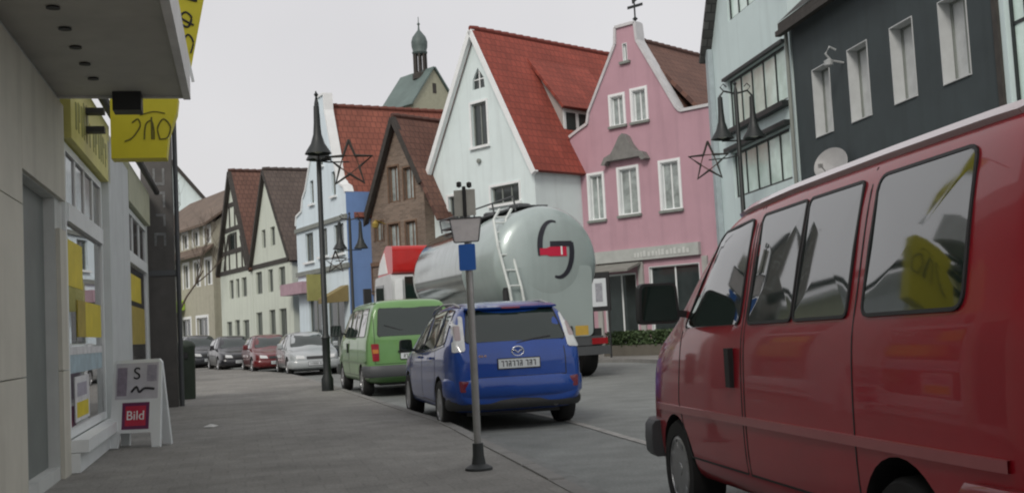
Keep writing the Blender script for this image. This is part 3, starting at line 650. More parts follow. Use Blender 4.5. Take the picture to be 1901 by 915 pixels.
# projecting sign
p = lw(5.2, 0, 0); ps = empty('projecting_sign', (p.x, p.y, 3.27), rz, 'bright yellow projecting box sign with dark handwritten mark under the canopy end', 'sign')
m = MB(); m.prism([(-.36, 0), (-.92, 0), (-.95, .25), (-1.04, .5), (-1.06, .66), (-.36, .66)], -.02, .24, 'yz'); m.build('sign_box', YEL, ps)
m = MB()
def stroke(mb, pts, x, th, r=.008):
    P = smooth_line([Vector(q) for q in pts], 5); mb.tube([(x, q.x, q.y) for q in P], r, 5)
stroke(m, [(-.5, .18), (-.58, .22), (-.66, .34), (-.64, .42), (-.58, .38)], -.025, 0); stroke(m, [(-.7, .2), (-.72, .36), (-.78, .4), (-.8, .3), (-.8, .2)], -.025, 0); stroke(m, [(-.86, .2), (-.84, .32), (-.9, .42), (-.97, .34), (-.94, .22), (-.86, .2)], -.025, 0); stroke(m, [(-.66, .46), (-.8, .5), (-.92, .48)], -.025, 0, .006); stroke(m, [(-.78, .2), (-.78, .44)], -.025, 0, .01)
m.build('handwritten_mark', mat('sign_ink', (.13, .12, .02), .6, var=0), ps)
m = MB(); m.box(.04, .18, -.29, .0, .3, .36); m.box(.04, .18, -.29, 0, .5, .56); m.build('wall_bracket', BLACKP, ps)
# pennant
p = lw(4.75, 0, 0); pn = empty('pennant', (p.x, p.y, 4.0), rz, 'yellow triangular pennant with dark lettering hanging above the canopy', 'flag')
m = MB(); m.prism([(-1.2, .05), (-.9, 1.75), (-1.55, 1.75)], 0, .012, 'yz'); m.build('cloth', YEL, pn)
m = MB(); m.bar((0, -1.235, .0), (0, -.915, 1.75), .03, .03, up=(1, 0, 0)); m.build('white_edge', WTRIM, pn)
m = MB(); m.tube([(0, 0, 1.76), (0, -1.65, 1.76)], .02); m.build('rod', LAMPM, pn)
m = MB(); stroke(m, [(-1.12, .62), (-1.2, .58), (-1.24, .68), (-1.18, .74), (-1.13, .68), (-1.26, .6)], -.004, 0, .012); stroke(m, [(-1.14, .42), (-1.2, .5), (-1.25, .42), (-1.22, .3)], -.004, 0, .01); stroke(m, [(-1.1, .92), (-1.3, .86), (-1.2, .98), (-1.33, .98)], -.004, 0, .012); m.build('lettering', INK, pn)

# dark fin at the end of the shop, with upright lettering
p = lw(14.5, 0); fn = empty('pillar_sign', (p.x, p.y, .105), rz, 'tall dark vertical sign pillar with pale upright lettering at the end of the shop', 'sign')
FINM = mat('fin_dark', (.075, .07, .066), .6, var=.2, grime=.2)
m = MB(); m.box(0, .4, -.46, .1, 0, 6.0); m.build('pillar', FINM, fn)
m = MB(); m.box(-.02, .42, -.49, .1, 6.002, 6.1); m.build('cap', GREYPL, fn); m = MB(); m.box(-.02, .42, -.48, .1, 2.45, 2.55); m.build('band', GREYPL, fn)
rr = random.Random(21); z = 5.6
while z > 3.0:
    m = MB(); h_ = rr.uniform(.22, .32); k = rr.randrange(3)
    m.box(-.006, -.001, -.33, -.29, z-h_, z)
    m.box(-.006, -.001, -.288, -.16, z-.05, z) if k != 1 else m.box(-.006, -.001, -.288, -.16, z-h_, z-h_+.05)
    if k != 2: m.box(-.006, -.001, -.16, -.12, z-h_, z)
    m.build('letter', mat('fin_letter', (.15, .155, .155), .7, var=.5, vscale=14), fn); z -= h_+.12
m = MB(); m.tube([(.2, -.52, 0), (.2, -.52, 5.9)], .045); m.build('downpipe', GREYPL, fn)

# house across the side street: it shows in the windows of the red van
lo, r_ = house_frame((-12.6, 27.0), (-17.5, 44.0)); L = math.dist((-12.6, 27.0), (-17.5, 44.0))
hx = empty('side_street_house', lo, r_, 'brown brick house across the side street, mirrored in the red van windows', 'house')
ws = [(1+2.6*i, 2.2+2.6*i, 3.3, 4.7) for i in range(6)]+[(1+2.6*i, 2.2+2.6*i, .6, 2.4) for i in range(6)]
facade(hx, [(0, 0), (L, 0), (L, 5.4), (0, 5.4)], ws, BRICK, 8)
for q in ws: window(hx, *q, nx=2, sill=WTRIM)
m = MB(); m.add([(-.1, -.4, 5.4), (L+.1, -.4, 5.4), (L+.1, 4, 8.6), (-.1, 4, 8.6), (L+.1, 8.2, 5.4), (-.1, 8.2, 5.4)], [(0, 1, 2, 3), (3, 2, 4, 5), (0, 3, 5), (1, 4, 2)], [[(0, 0), (L, 0), (L, 6), (0, 6)], [(0, 6), (L, 6), (L, 0), (0, 0)], [(0, 0), (4, 4), (8, 0)], [(0, 0), (8, 0), (4, 4)]]); m.build('roof', TILE_D, hx)

# ---------------------------------------------------------------- vehicles
# local frame of a vehicle: y = 0 at the front bumper, +y rearward, +x its left side, z up
def veh_rot(d): return math.atan2(d[0], -d[1])
class Body:
    def __init__(s, spec):
        s.sp = spec; ys = spec['ys']; rings = []
        for y in ys:
            t = lerp_tab(spec['top'], y); b = min(lerp_tab(spec['belt'], y), t-.05); B = lerp_tab(spec['bot'], y); w_ = lerp_tab(spec['hw'], y)
            tm = spec['tumble']; h = t-b
            P = [(0, B), (w_*.6, B), (w_*.92, B+.015), (w_*.985, B+.12), (w_, B+.45*(b-B)), (w_*.992, B+.8*(b-B)), (w_*.975, b)]
            wb = w_*.965
            for f, e in ((.1, 0), (.5, 0), (.82, .012), (.95, .06)):
                P.append((wb-tm*f*h-e*min(1, h/.3), b+f*h))
            wt = P[-1][0]
            P += [(wt*.82, b+.995*h), (wt*.45, t+.008), (0, t+.012)]
            rings.append([(x, y, z) for x, z in P])
        n = len(rings[0]); vs = []; fs = []
        full = 2*n-2
        for r in rings:
            vs += r; vs += [(-x, y, z) for x, y, z in r[-2:0:-1]]
        for i in range(len(rings)-1):
            for k in range(full):
                k2 = (k+1) % full; fs.append((i*full+k, i*full+k2, (i+1)*full+k2, (i+1)*full+k))
        for e in (0, len(rings)-1):
            o = e*full
            idx = lambda k, left: o+k if left or k in (0, n-1) else o+full-k
            for k in range(n-1):
                q = [idx(k, 1), idx(k+1, 1), idx(k+1, 0), idx(k, 0)]
                q2 = []
                for j in q:
                    if j not in q2: q2.append(j)
                fs.append(tuple(q2))
        me = bpy.data.meshes.new('body'); me.from_pydata(vs, [], fs)
        bm = bmesh.new(); bm.from_mesh(me); bmesh.ops.recalc_face_normals(bm, faces=bm.faces); bm.to_mesh(me); bm.free()
        s.tmp = bpy.data.objects.new('body', me); COL.objects.link(s.tmp)
        md = s.tmp.modifiers.new('s', 'SUBSURF'); md.levels = 2; md.render_levels = 2
        s.bake()
        bm = bmesh.new(); bm.from_mesh(s.tmp.data); s.bvh = BVHTree.FromBMesh(bm); bm.free()
    def bake(s):
        bpy.context.view_layer.update()
        dg = bpy.context.evaluated_depsgraph_get(); me = bpy.data.meshes.new_from_object(s.tmp.evaluated_get(dg)); s.tmp.modifiers.clear(); s.tmp.data = me
    def cut(s, axles, r, paint_m):
        s.tmp.data.materials.clear(); s.tmp.data.materials.append(paint_m)
        cs = []
        for y, z in axles:
            for sx in (-1, 1):
                m = MB(); m.lathe([(r, 0), (r, .42)], 32, Matrix.Translation((sx*1.02 if sx < 0 else .60, y, z)) @ Matrix.Rotation(R(90), 4, 'Y'))
                c = m.build('cutter', BLACKP); cs.append(c)
                md = s.tmp.modifiers.new('b', 'BOOLEAN'); md.object = c; md.operation = 'DIFFERENCE'; md.solver = 'EXACT'
                try: md.material_mode = 'TRANSFER'
                except Exception: pass
        s.bake()
        for c in cs: bpy.data.objects.remove(c)
        for p in s.tmp.data.polygons: p.use_smooth = True
        try: s.tmp.data.set_sharp_from_angle(angle=R(38))
        except Exception: pass
        return s.tmp
    def hit(s, kind, a, b):
        if kind == 'L': o, d = Vector((4, a, b)), Vector((-1, 0, 0))
        elif kind == 'Rt': o, d = Vector((-4, a, b)), Vector((1, 0, 0))
        elif kind == 'B': o, d = Vector((a, 12, b)), Vector((0, -1, 0))
        elif kind == 'F': o, d = Vector((a, -6, b)), Vector((0, 1, 0))
        else: o, d = Vector((a, b, 6)), Vector((0, 0, -1))
        l, n, _, _ = s.bvh.ray_cast(o, d)
        if l is None: return None, None
        if n.dot(d) > 0: n = -n
        return l, n
    def patch(s, kind, outline, off=.006, mb=None, rings=4):
        """panel lying on the body surface"""
        mb = mb or MB(); cx = sum(p[0] for p in outline)/len(outline); cy = sum(p[1] for p in outline)/len(outline)
        N = len(outline); vs = []; fs = []
        def pt(a, b, o):
            l, n = s.hit(kind, a, b)
            if l is None:
                k = .97
                for _ in range(30):
                    l, n = s.hit(kind, cx+(a-cx)*k, cy+(b-cy)*k)
                    if l is not None: break
                    k -= .03
            return l+n*o if l is not None else Vector((0, 0, 0))
        seq = [(1.0, -.006)]+[(1-i/rings, off) for i in range(rings)]
        for k, o in seq:
            for a, b in outline: vs.append(pt(cx+(a-cx)*k, cy+(b-cy)*k, o))
        vs.append(pt(cx, cy, off))
        for i in range(len(seq)-1):
            for k in range(N):
                k2 = (k+1) % N; fs.append((i*N+k, i*N+k2, (i+1)*N+k2, (i+1)*N+k))
        o = (len(seq)-1)*N
        for k in range(N): fs.append((o+k, o+(k+1) % N, len(vs)-1))
        return mb.add(vs, fs)
    def seam(s, kind, line, wd=.012, off=.003, mb=None, sub=14):
        mb = mb or MB(); P = []
        for a, b in zip(line, line[1:]):
            for k in range(sub): t = k/sub; P.append((a[0]+(b[0]-a[0])*t, a[1]+(b[1]-a[1])*t))
        P.append(line[-1]); pts = []
        for i, p in enumerate(P):
            l, n = s.hit(kind, *p)
            if l is not None: pts.append((l, n))
        for (a, na), (b, nb) in zip(pts, pts[1:]):
            d = (b-a)
            if d.length > .4 or d.length < 1e-5: continue
            t = d.normalized(); sa = t.cross(na).normalized()*wd/2; sb = t.cross(nb).normalized()*wd/2
            mb.add([a-sa+na*off, a+sa+na*off, b+sb+nb*off, b-sb+nb*off], [(0, 1, 2, 3)])
            mb.add([a-sa+na*off, b-sb+nb*off, b-sb-nb*.004, a-sa-na*.004, a+sa+na*off, b+sb+nb*off, b+sb-nb*.004, a+sa-na*.004], [(0, 1, 2, 3), (4, 7, 6, 5)])
        return mb
def wheel(parent, x, y, r, wd, side, spokes=7, cap=None, name='wheel'):
    mt = Matrix.Translation((x, y, r)) @ Matrix.Rotation(R(90)*side, 4, 'Y')
    m = MB(); h = wd/2
    m.lathe([(r*.66, -h), (r*.93, -h), (r, -h*.7), (r, h*.7), (r*.93, h), (r*.68, h), (r*.64, h*.6), (r*.64, -h*.6)], 32, mt)
    t = m.build(name, TYRE, parent, smooth=35)
    m = MB(); m.lathe([(r*.64, h*.6), (r*.66, h*.95), (r*.6, h*.9), (r*.58, h*.45), (0, h*.4)], 32, mt); b = m.build('rim_well', GREYPL, t, smooth=35)
    m = MB(); m.lathe([(r*.67, h*.92), (r*.6, h*1.0), (r*.575, h*.8), (r*.6, h*.75), (r*.67, h*.86)], 32, mt); m.lathe([(0, h*.95), (r*.13, h*.95), (r*.16, h*.7), (0, h*.6)], 16, mt)
    for k in range(spokes):
        a = 2*PI*k/spokes
        c0 = Vector((r*.1*math.cos(a), r*.1*math.sin(a), h*.72)); c1 = Vector((r*.6*math.cos(a), r*.6*math.sin(a), h*.86))
        m.bar(mt @ c0, mt @ c1, r*.13 if spokes < 12 else r*.06, .025, up=mt.to_3x3() @ Vector((0, 0, 1)))
    m.build('rim', cap or RIM, t, smooth=35)
    return t
def bumper(parent, plan, z0, z1, material, name='bumper', t=.06, bulge=.03):
    """plan polyline swept as a rounded bar"""
    m = MB(); n = len(plan); prof = [(-t, z0), (0, z0), (bulge*.8, z0+.03), (bulge, (z0+z1)/2), (bulge*.8, z1-.03), (0, z1), (-t, z1)]
    vs = []; fs = []
    P = [Vector(p) for p in plan]
    for i, p in enumerate(P):
        d = (P[min(i+1, n-1)]-P[max(i-1, 0)]).normalized(); nn = Vector((d.y, -d.x))
        for o, z in prof: q = p+nn*o; vs.append((q.x, q.y, z))
    k = len(prof)
    for i in range(n-1):
        for j in range(k): j2 = (j+1) % k; fs.append((i*k+j, i*k+j2, (i+1)*k+j2, (i+1)*k+j))
    fs += [tuple(range(k)), tuple((n-1)*k+j for j in range(k))]
    m.add(vs, fs); return m.build(name, material, parent, smooth=40)
def mirror_part(parent, x, y, z, sx, material, big=False):
    m = MB(); s_ = 1.35 if big else 1
    prof = rounded([(-.10*s_, -.09*s_), (.10*s_, -.09*s_), (.09*s_, .1*s_), (-.09*s_, .1*s_)], .04)
    xs = x+sx*.16
    pts = [(xs+a, b) for a, b in prof]; n = len(pts)
    vs = [(xs+a*.6, y-.07, z+b*.6) for a, b in prof]+[(xs+a, y-.02, z+b) for a, b in prof]+[(xs+a*.97, y+.05, z+b*.97) for a, b in prof]
    fs = [(i*n+k, i*n+(k+1) % n, (i+1)*n+(k+1) % n, (i+1)*n+k) for i in range(2) for k in range(n)]+[tuple(range(n)), tuple(2*n+k for k in range(n))]
    m.add(vs, fs); m.bar((x-sx*.04, y, z-.07), (xs, y, z-.05), .05, .04); o = m.build('wing_mirror', material, parent, smooth=40)
    g = MB(); g.add([(xs+a*.85, y+.053, z+b*.85) for a, b in prof], [tuple(range(n))]); g.build('mirror_glass', CGLASS, o)
    return o
def plate(parent, y, z, w_=.52, x=0, front=False):
    m = MB(); s_ = -1 if front else 1
    m.box(x-w_/2, x+w_/2, min(y, y+s_*.012), max(y, y+s_*.012), z-.055, z+.055); p = m.build('number_plate', PLATE, parent)
    g = MB(); rr = random.Random(int(abs(y)*100)); xx = x-w_/2+.05
    y0 = y+s_*.013
    while xx < x+w_/2-.05:
        wd = .032; k = rr.randrange(3)
        yy = (min(y0, y0+s_*.002), max(y0, y0+s_*.002))
        g.box(xx, xx+.011, *yy, z-.035, z+.035)
        if k != 1: g.box(xx+.012, xx+wd, *yy, z+.024, z+.035)
        if k != 0: g.box(xx+.012, xx+wd, *yy, z-.006, z+.006)
        if k == 2: g.box(xx+wd-.01, xx+wd, *yy, z-.035, z-.007)
        xx += .047 if rr.random() < .75 else .075
    g.build('plate_marks', INK, p)['kind'] = 'stuff'
    m = MB(); m.box(x-w_/2-.012, x+w_/2+.012, min(y, y+s_*.006), max(y, y+s_*.006), z-.067, z+.067); m.build('plate_holder', BLACKP, p)
    return p
def glass(body, parent, kind, outline, r=.05, off=.006, name='window', material=None, seal=True, label=None):
    ol = rounded(outline, r); o = body.patch(kind, ol, off).build(name, material or (VGLASS if kind in ('L', 'Rt') else CGLASS), parent, smooth=60)
    if seal:
        s_ = MB(); pts = ol+[ol[0]]
        body.seam(kind, pts, wd=.015, off=off+.003, mb=s_, sub=2); s_.build('window_seal', BLACKP, o)
    return o
def mir(o): return [(-a, b) for a, b in o]
def both(fn):
    for k in ('L', 'Rt'): fn(k)

# ---- van with sliding door
VAN = dict(ys=[0, .03, .10, .22, .4, .6, .8, .95, 1.1, 1.25, 1.4, 1.55, 1.72, 2.0, 2.5, 3.0, 3.5, 4.0, 4.3, 4.45, 4.53, 4.58, 4.62, 4.66, 4.69, 4.70],
           top=[(0, .74), (.03, .84), (.10, .95), (.22, 1.03), (.4, 1.10), (.6, 1.165), (.8, 1.235), (.95, 1.36), (1.1, 1.50), (1.25, 1.635), (1.4, 1.745), (1.55, 1.825), (1.72, 1.875), (2.0, 1.905), (2.5, 1.925), (3.5, 1.93), (4.3, 1.925), (4.45, 1.905), (4.53, 1.87), (4.58, 1.80), (4.62, 1.62), (4.66, 1.36), (4.69, 1.22), (4.70, 1.12)],
           belt=[(0, .70), (.10, .87), (.22, .94), (.4, 1.02), (.8, 1.12), (1.1, 1.15), (1.4, 1.16), (4.6, 1.16), (4.69, 1.12), (4.7, 1.06)],
           bot=[(0, .36), (.22, .25), (4.4, .26), (4.7, .38)],
           hw=[(0, .70), (.03, .76), (.10, .82), (.22, .865), (.4, .895), (.6, .91), (1.0, .92), (4.3, .92), (4.53, .912), (4.62, .895), (4.66, .875), (4.69, .84), (4.70, .80)], tumble=.20)
def make_van(name, label, O, d, pm, glassm, detail, hub):
    e = empty(name, (O[0], O[1], .004), veh_rot(d), label, 'van')
    bd = Body(VAN)
    AX = (.86, 3.78)
    both(lambda k: glass(bd, e, k, [(1.10, 1.205), (2.07, 1.205), (2.07, 1.765), (1.56, 1.74)], .05))
    both(lambda k: glass(bd, e, k, [(2.2, 1.205), (2.77, 1.205), (2.77, 1.772), (2.2, 1.768)], .03))
    both(lambda k: glass(bd, e, k, [(2.80, 1.205), (3.36, 1.205), (3.36, 1.772), (2.80, 1.772)], .03))
    both(lambda k: glass(bd, e, k, [(3.50, 1.205), (4.25, 1.205), (4.22, 1.772), (3.50, 1.772)], .06))
    glass(bd, e, 'B', [(-.70, 1.2), (.70, 1.2), (.645, 1.76), (-.645, 1.76)], .06, name='rear_window')
    glass(bd, e, 'F', [(-.74, 1.29), (.74, 1.29), (.62, 1.80), (-.62, 1.80)], .06, name='windscreen')
    for sx in (-1, 1):
        f = (lambda o: o) if sx > 0 else mir
        tl = bd.patch('B', rounded(f([(.68, .72), (.81, .72), (.83, 1.06), (.68, 1.06)]), .02), .012).build('tail_light', REDL, e, smooth=40)
        bd.patch('B', rounded(f([(.69, .87), (.80, .87), (.81, .95), (.69, .95)]), .01), .017).build('indicator_lens', AMBER, tl)
        bd.patch('F', rounded(f([(.36, .74), (.66, .76), (.66, .90), (.36, .89)]), .02), .012).build('headlight', CLEARL, e)
    for side in ('L', 'Rt'):
        k = MB()
        bd.seam(side, [(1.05, 1.19), (.98, .75), (1.15, .42), (2.12, .42), (2.12, 1.82)], .011, .002, k)
        k.build('door_gap', BLACKP, e); k = MB()
        bd.seam(side, [(2.16, 1.82), (2.16, .42), (3.43, .42), (3.43, 1.82)], .011, .002, k); k.build('door_gap', BLACKP, e)
    k = MB(); bd.seam('B', [(-.76, 1.85), (-.76, .66), (.76, .66), (.76, 1.85)], .011, .002, k)
    k.build('tailgate_gap', BLACKP, e)
    for side in ('L', 'Rt'):
        k = MB(); bd.seam(side, [(.42, .70), (4.5, .70)], .042, .014, k, sub=40); k.build('side_moulding', detail['mould'], e, smooth=40)
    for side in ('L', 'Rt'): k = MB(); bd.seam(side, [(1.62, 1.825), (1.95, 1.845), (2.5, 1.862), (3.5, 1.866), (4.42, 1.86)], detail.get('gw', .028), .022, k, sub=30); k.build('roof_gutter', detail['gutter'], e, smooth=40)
    k = MB()
    for sx in (-1, 1):
        for yh, zh in ((1.98, 1.0),):
            k = MB(); l, n = bd.hit('L' if sx > 0 else 'Rt', yh, zh); k.box(min(l.x, l.x+sx*.03), max(l.x, l.x+sx*.03), yh-.035, yh+.035, zh-.13, zh+.08); k.build('door_handle', BLACKP, e)
    k = MB()
    for yh in (3.4, 4.42):
        for zh in (.84, .99):
            pass
    if detail.get('rail'):
        bd.seam('L', [(3.5, 1.09), (4.42, 1.09)], .02, .003, k, sub=20); k.build('door_rail', BLACKP, e)
    bumper(e, [(.945, 4.28), (.945, 4.5), (.92, 4.63), (.84, 4.715), (.6, 4.74), (0, 4.75), (-.6, 4.74), (-.84, 4.715), (-.92, 4.63), (-.945, 4.5), (-.945, 4.28)], .40, .63, detail.get('bump', GREYPL), t=.08)
    bumper(e, [(-.93, .46), (-.92, .25), (-.86, .06), (-.7, -.03), (-.4, -.06), (0, -.065), (.4, -.06), (.7, -.03), (.86, .06), (.92, .25), (.93, .46)], .36, .60, GREYPL, t=.08)
    plate(e, 4.715, .80, .5)
    m = MB(); m.box(-.3, .3, 4.66, 4.74, .875, .91); m.build('tailgate_handle', BLACKP, e)
    m = MB(); m.box(-.42, .42, -.02, .1, .70, .84); m.build('grille', BLACKP, e)
    for sx in (-1, 1): mirror_part(e, sx*.88, 1.05, 1.36, sx, BLACKP, True)
    for y in AX:
        for sx in (-1, 1): wheel(e, sx*.80, y, .315, .21, sx, 9, hub)
    m = MB(); m.box(-.6, .6, .5, 4.3, .22, .3); m.build('underbody', BLACKP, e)
    m = MB(); m.tube([(.0, 4.66, 1.30), (.25, 4.67, 1.32), (.55, 4.66, 1.42)], .012); m.build('rear_wiper', BLACKP, e)
    b = bd.cut([(y, .315) for y in AX], .35, pm); b.parent = e
    rk = detail.get('rake', 0)
    if rk:                                  # loaded stance: the body sits nose down on its springs
        for c in list(e.children)+[g for c in e.children for g in c.children]:
            if c.name.startswith(('wheel', 'rim')): continue
            for v in c.data.vertices: v.co.z += rk*(v.co.y-1.0)
    return e
make_van('red_van', 'dark red van with side windows parked closest on the right', (1.754, 8.10), (-.15, .989), paint('van_red', (.42, .012, .026), .3), CGLASS, dict(gw=.055, mould=mat('moulding_red_highlight', (.46, .12, .13), .35, coat=.6, var=.1), gutter=mat('gutter_highlight', (.62, .50, .51), .3, coat=1, var=.05), rake=.015, bump=paint('bumper_red', (.24, .014, .022), .4)), RIM)  # gutter colour paints the roof's sky highlight, moulding colour its pale highlight line
make_van('green_van', 'light green van with grey bumper parked ahead of the blue car', (-3.43, 26.63), (-.286, .958), paint('van_green', (.15, .31, .105), .35), CGLASS, dict(mould=mat('moulding_green', (.10, .22, .07), .4, coat=.6, var=.1), gutter=mat('gutter_green', (.16, .32, .12), .35, coat=1, var=.05)), RIM)

# ---- compact people carrier
MPV = dict(ys=[0, .03, .1, .22, .45, .75, 1.0, 1.2, 1.45, 1.7, 1.95, 2.25, 2.7, 3.2, 3.7, 3.95, 4.08, 4.17, 4.25, 4.32, 4.38, 4.43, 4.47, 4.50],
           top=[(0, .55), (.03, .64), (.1, .73), (.22, .80), (.45, .88), (.75, .955), (1.0, 1.01), (1.2, 1.12), (1.45, 1.285), (1.7, 1.42), (1.95, 1.51), (2.25, 1.57), (2.7, 1.605), (3.2, 1.61), (3.7, 1.59), (3.95, 1.565), (4.08, 1.535), (4.17, 1.44), (4.25, 1.32), (4.32, 1.21), (4.38, 1.10), (4.43, 1.02), (4.47, .94), (4.50, .82)],
           belt=[(0, .50), (.1, .68), (.22, .74), (.45, .82), (.75, .88), (1.2, .93), (2.5, .965), (3.5, 1.01), (4.2, 1.05), (4.38, 1.03), (4.5, .77)],
           bot=[(0, .26), (.2, .2), (4.2, .22), (4.5, .34)],
           hw=[(0, .62), (.03, .68), (.1, .74), (.22, .79), (.45, .835), (.8, .86), (1.4, .873), (3.6, .873), (4.0, .865), (4.25, .845), (4.38, .815), (4.45, .78), (4.5, .72)], tumble=.36)
def make_mpv(name, label, O, d, pm):
    e = empty(name, (O[0], O[1], .004), veh_rot(d), label, 'car')
    bd = Body(MPV); AX = (.9, 3.65)
    both(lambda k: glass(bd, e, k, [(1.42, .985), (2.28, 1.0), (2.28, 1.50), (1.98, 1.44)], .04))
    both(lambda k: glass(bd, e, k, [(2.36, 1.0), (3.3, 1.035), (3.3, 1.525), (2.36, 1.515)], .04))
    both(lambda k: glass(bd, e, k, [(3.38, 1.04), (3.95, 1.09), (3.85, 1.50), (3.38, 1.525)], .05))
    glass(bd, e, 'B', [(-.645, 1.09), (.645, 1.09), (.56, 1.485), (-.56, 1.485)], .06, name='rear_window')
    glass(bd, e, 'F', [(-.68, 1.05), (.68, 1.05), (.56, 1.50), (-.56, 1.50)], .06, name='windscreen')
    for sx in (-1, 1):
        f = (lambda o: o) if sx > 0 else mir
        tl = bd.patch('B', rounded(f([(.655, .99), (.80, .98), (.745, 1.42), (.62, 1.42)]), .03), .014).build('tail_light', CLEARL, e, smooth=40)
        bd.patch('B', rounded(f([(.69, 1.12), (.755, 1.12), (.73, 1.30), (.675, 1.30)]), .02), .018).build('lamp_insert', mat('lamp_insert', (.35, .28, .28), .3, coat=1), tl)
        bd.patch('B', rounded(f([(.56, .50), (.74, .50), (.75, .64), (.60, .62)]), .02), .012).build('reflector', mat('dark_red_lens', (.16, .012, .03), .2, coat=1, var=.05), e)
        bd.patch('F', rounded(f([(.40, .60), (.64, .64), (.66, .76), (.42, .71)]), .02), .012).build('headlight', CLEARL, e)
    for side in ('L', 'Rt'):
        k = MB()
        bd.seam(side, [(1.3, .97), (1.22, .6), (1.3, .33), (2.3, .33), (2.32, 1.0)], .011, .002, k); k.build('door_gap', BLACKP, e); k = MB()
        bd.seam(side, [(2.34, .35), (3.2, .33), (3.4, .7), (3.36, 1.04)], .011, .002, k); k.build('door_gap', BLACKP, e)
    k = MB(); bd.seam('B', [(-.60, 1.0), (-.60, .66), (.60, .66), (.60, 1.0)], .012, .002, k); k.build('tailgate_gap', BLACKP, e)
    for side in ('L', 'Rt'): k = MB(); bd.seam(side, [(1.3, .955), (2.3, .975), (3.4, 1.02), (3.95, 1.07)], .022, .008, k); k.build('window_strip', CHROME, e)
    for sx in (-1, 1):
        k = MB(); k.tube([(sx*.61, 1.98, 1.50), (sx*.60, 2.12, 1.555), (sx*.60, 2.8, 1.605), (sx*.59, 3.5, 1.595), (sx*.585, 3.9, 1.54)], .015); k.build('roof_rail', GALV, e)
    for sx in (-1, 1):
        l, n = bd.hit('L' if sx > 0 else 'Rt', 2.2, .88)
        for yh in (2.15, 3.1):
            k = MB(); l, n = bd.hit('L' if sx > 0 else 'Rt', yh, .9); k.bar(l+Vector((sx*.025, -.09, 0)), l+Vector((sx*.025, .09, .005)), .03, .03); k.build('door_handle', pm, e)
    m = MB(); m.add([(-.58, 4.02, 1.552), (.58, 4.02, 1.552), (.60, 4.2, 1.520), (-.60, 4.2, 1.520), (-.58, 4.02, 1.50), (.58, 4.02, 1.50), (.60, 4.19, 1.497), (-.60, 4.19, 1.497)], [(0, 1, 2, 3), (4, 7, 6, 5), (0, 4, 5, 1), (1, 5, 6, 2), (2, 6, 7, 3), (3, 7, 4, 0)]); m.build('spoiler', pm, e)
    m = MB(); m.box(-.12, .12, 4.198, 4.208, 1.502, 1.516); m.build('brake_light', REDL, e)
    bumper(e, [(.86, 4.06), (.85, 4.22), (.80, 4.36), (.70, 4.46), (.45, 4.51), (0, 4.525), (-.45, 4.51), (-.70, 4.46), (-.80, 4.36), (-.85, 4.22), (-.86, 4.06)], .42, .66, pm, t=.1, bulge=.035)
    bumper(e, [(.84, 4.06), (.83, 4.2), (.76, 4.36), (.62, 4.45), (0, 4.49), (-.62, 4.45), (-.76, 4.36), (-.83, 4.2), (-.84, 4.06)], .27, .41, BLACKP, 'bumper_valance', t=.1)
    l, n = bd.hit('B', 0, .82); yp = max(bd.hit('B', x, z)[0].y for x in (-.25, 0, .25) for z in (.77, .87))+.004
    plate(e, yp, .82, .52)
    # emblem: oval ring with spread wings
    yz = bd.hit('B', 0, .965)[0].y+.012
    m = MB(); E_ = [(.075*math.cos(t), .058*math.sin(t)) for t in [2*PI*i/24 for i in range(25)]]
    m.tube([(a, yz, .965+b) for a, b in E_], .009, 6); m.tube([(-.066, yz, .985), (-.03, yz, .975), (0, yz, .945), (.03, yz, .975), (.066, yz, .985)], .008, 6); m.build('emblem', CHROME, e, smooth=True)
    m = MB()
    for i, x in enumerate((.40, .44, .47, .52)): m.box(x, x+.028, bd.hit('B', x, .925)[0].y+.002, bd.hit('B', x, .925)[0].y+.008, .912, .938)
    m.build('model_badge', CHROME, e)
    m = MB(); l, n = bd.hit('B', -.05, 1.1); m.tube([(0, 4.40, 1.06), (-.2, 4.385, 1.10), (-.45, 4.37, 1.13)], .012); m.build('rear_wiper', BLACKP, e)
    for sx in (-1, 1): mirror_part(e, sx*.80, 1.5, 1.06, sx, BLACKP)
    for y in AX:
        for sx in (-1, 1): wheel(e, sx*.765, y, .315, .21, sx, 10)
    m = MB(); m.box(-.6, .6, .5, 4.1, .18, .26); m.tube([(-.45, 4.0, .3), (-.45, 4.48, .3)], .035); m.build('underbody', BLACKP, e)
    b = bd.cut([(y, .315) for y in AX], .37, pm); b.parent = e
    return e
make_mpv('blue_car', 'deep blue people carrier parked by the kerb just beyond the sign post', (-1.07, 18.02), (-.24, .97), paint('car_blue', (.006, .055, .30), .3))

# ---- ordinary cars farther along
HATCH = dict(ys=[0, .03, .1, .25, .5, .85, 1.1, 1.35, 1.6, 1.9, 2.3, 2.8, 3.2, 3.5, 3.7, 3.85, 3.97, 4.05, 4.12, 4.17, 4.2],
             top=[(0, .52), (.03, .60), (.1, .67), (.25, .73), (.5, .80), (.85, .86), (1.1, .91), (1.35, 1.07), (1.6, 1.23), (1.9, 1.38), (2.3, 1.44), (2.8, 1.44), (3.2, 1.40), (3.5, 1.32), (3.7, 1.22), (3.85, 1.12), (3.97, 1.03), (4.05, .96), (4.12, .90), (4.17, .84), (4.2, .74)],
             belt=[(0, .46), (.1, .62), (.25, .68), (.5, .75), (.85, .8), (1.35, .86), (3.4, .93), (4.0, .91), (4.2, .68)],
             bot=[(0, .24), (.2, .18), (3.9, .2), (4.2, .32)],
             hw=[(0, .6), (.03, .66), (.1, .73), (.25, .79), (.5, .83), (.9, .85), (3.4, .85), (3.8, .83), (4.05, .79), (4.2, .70)], tumble=.42)
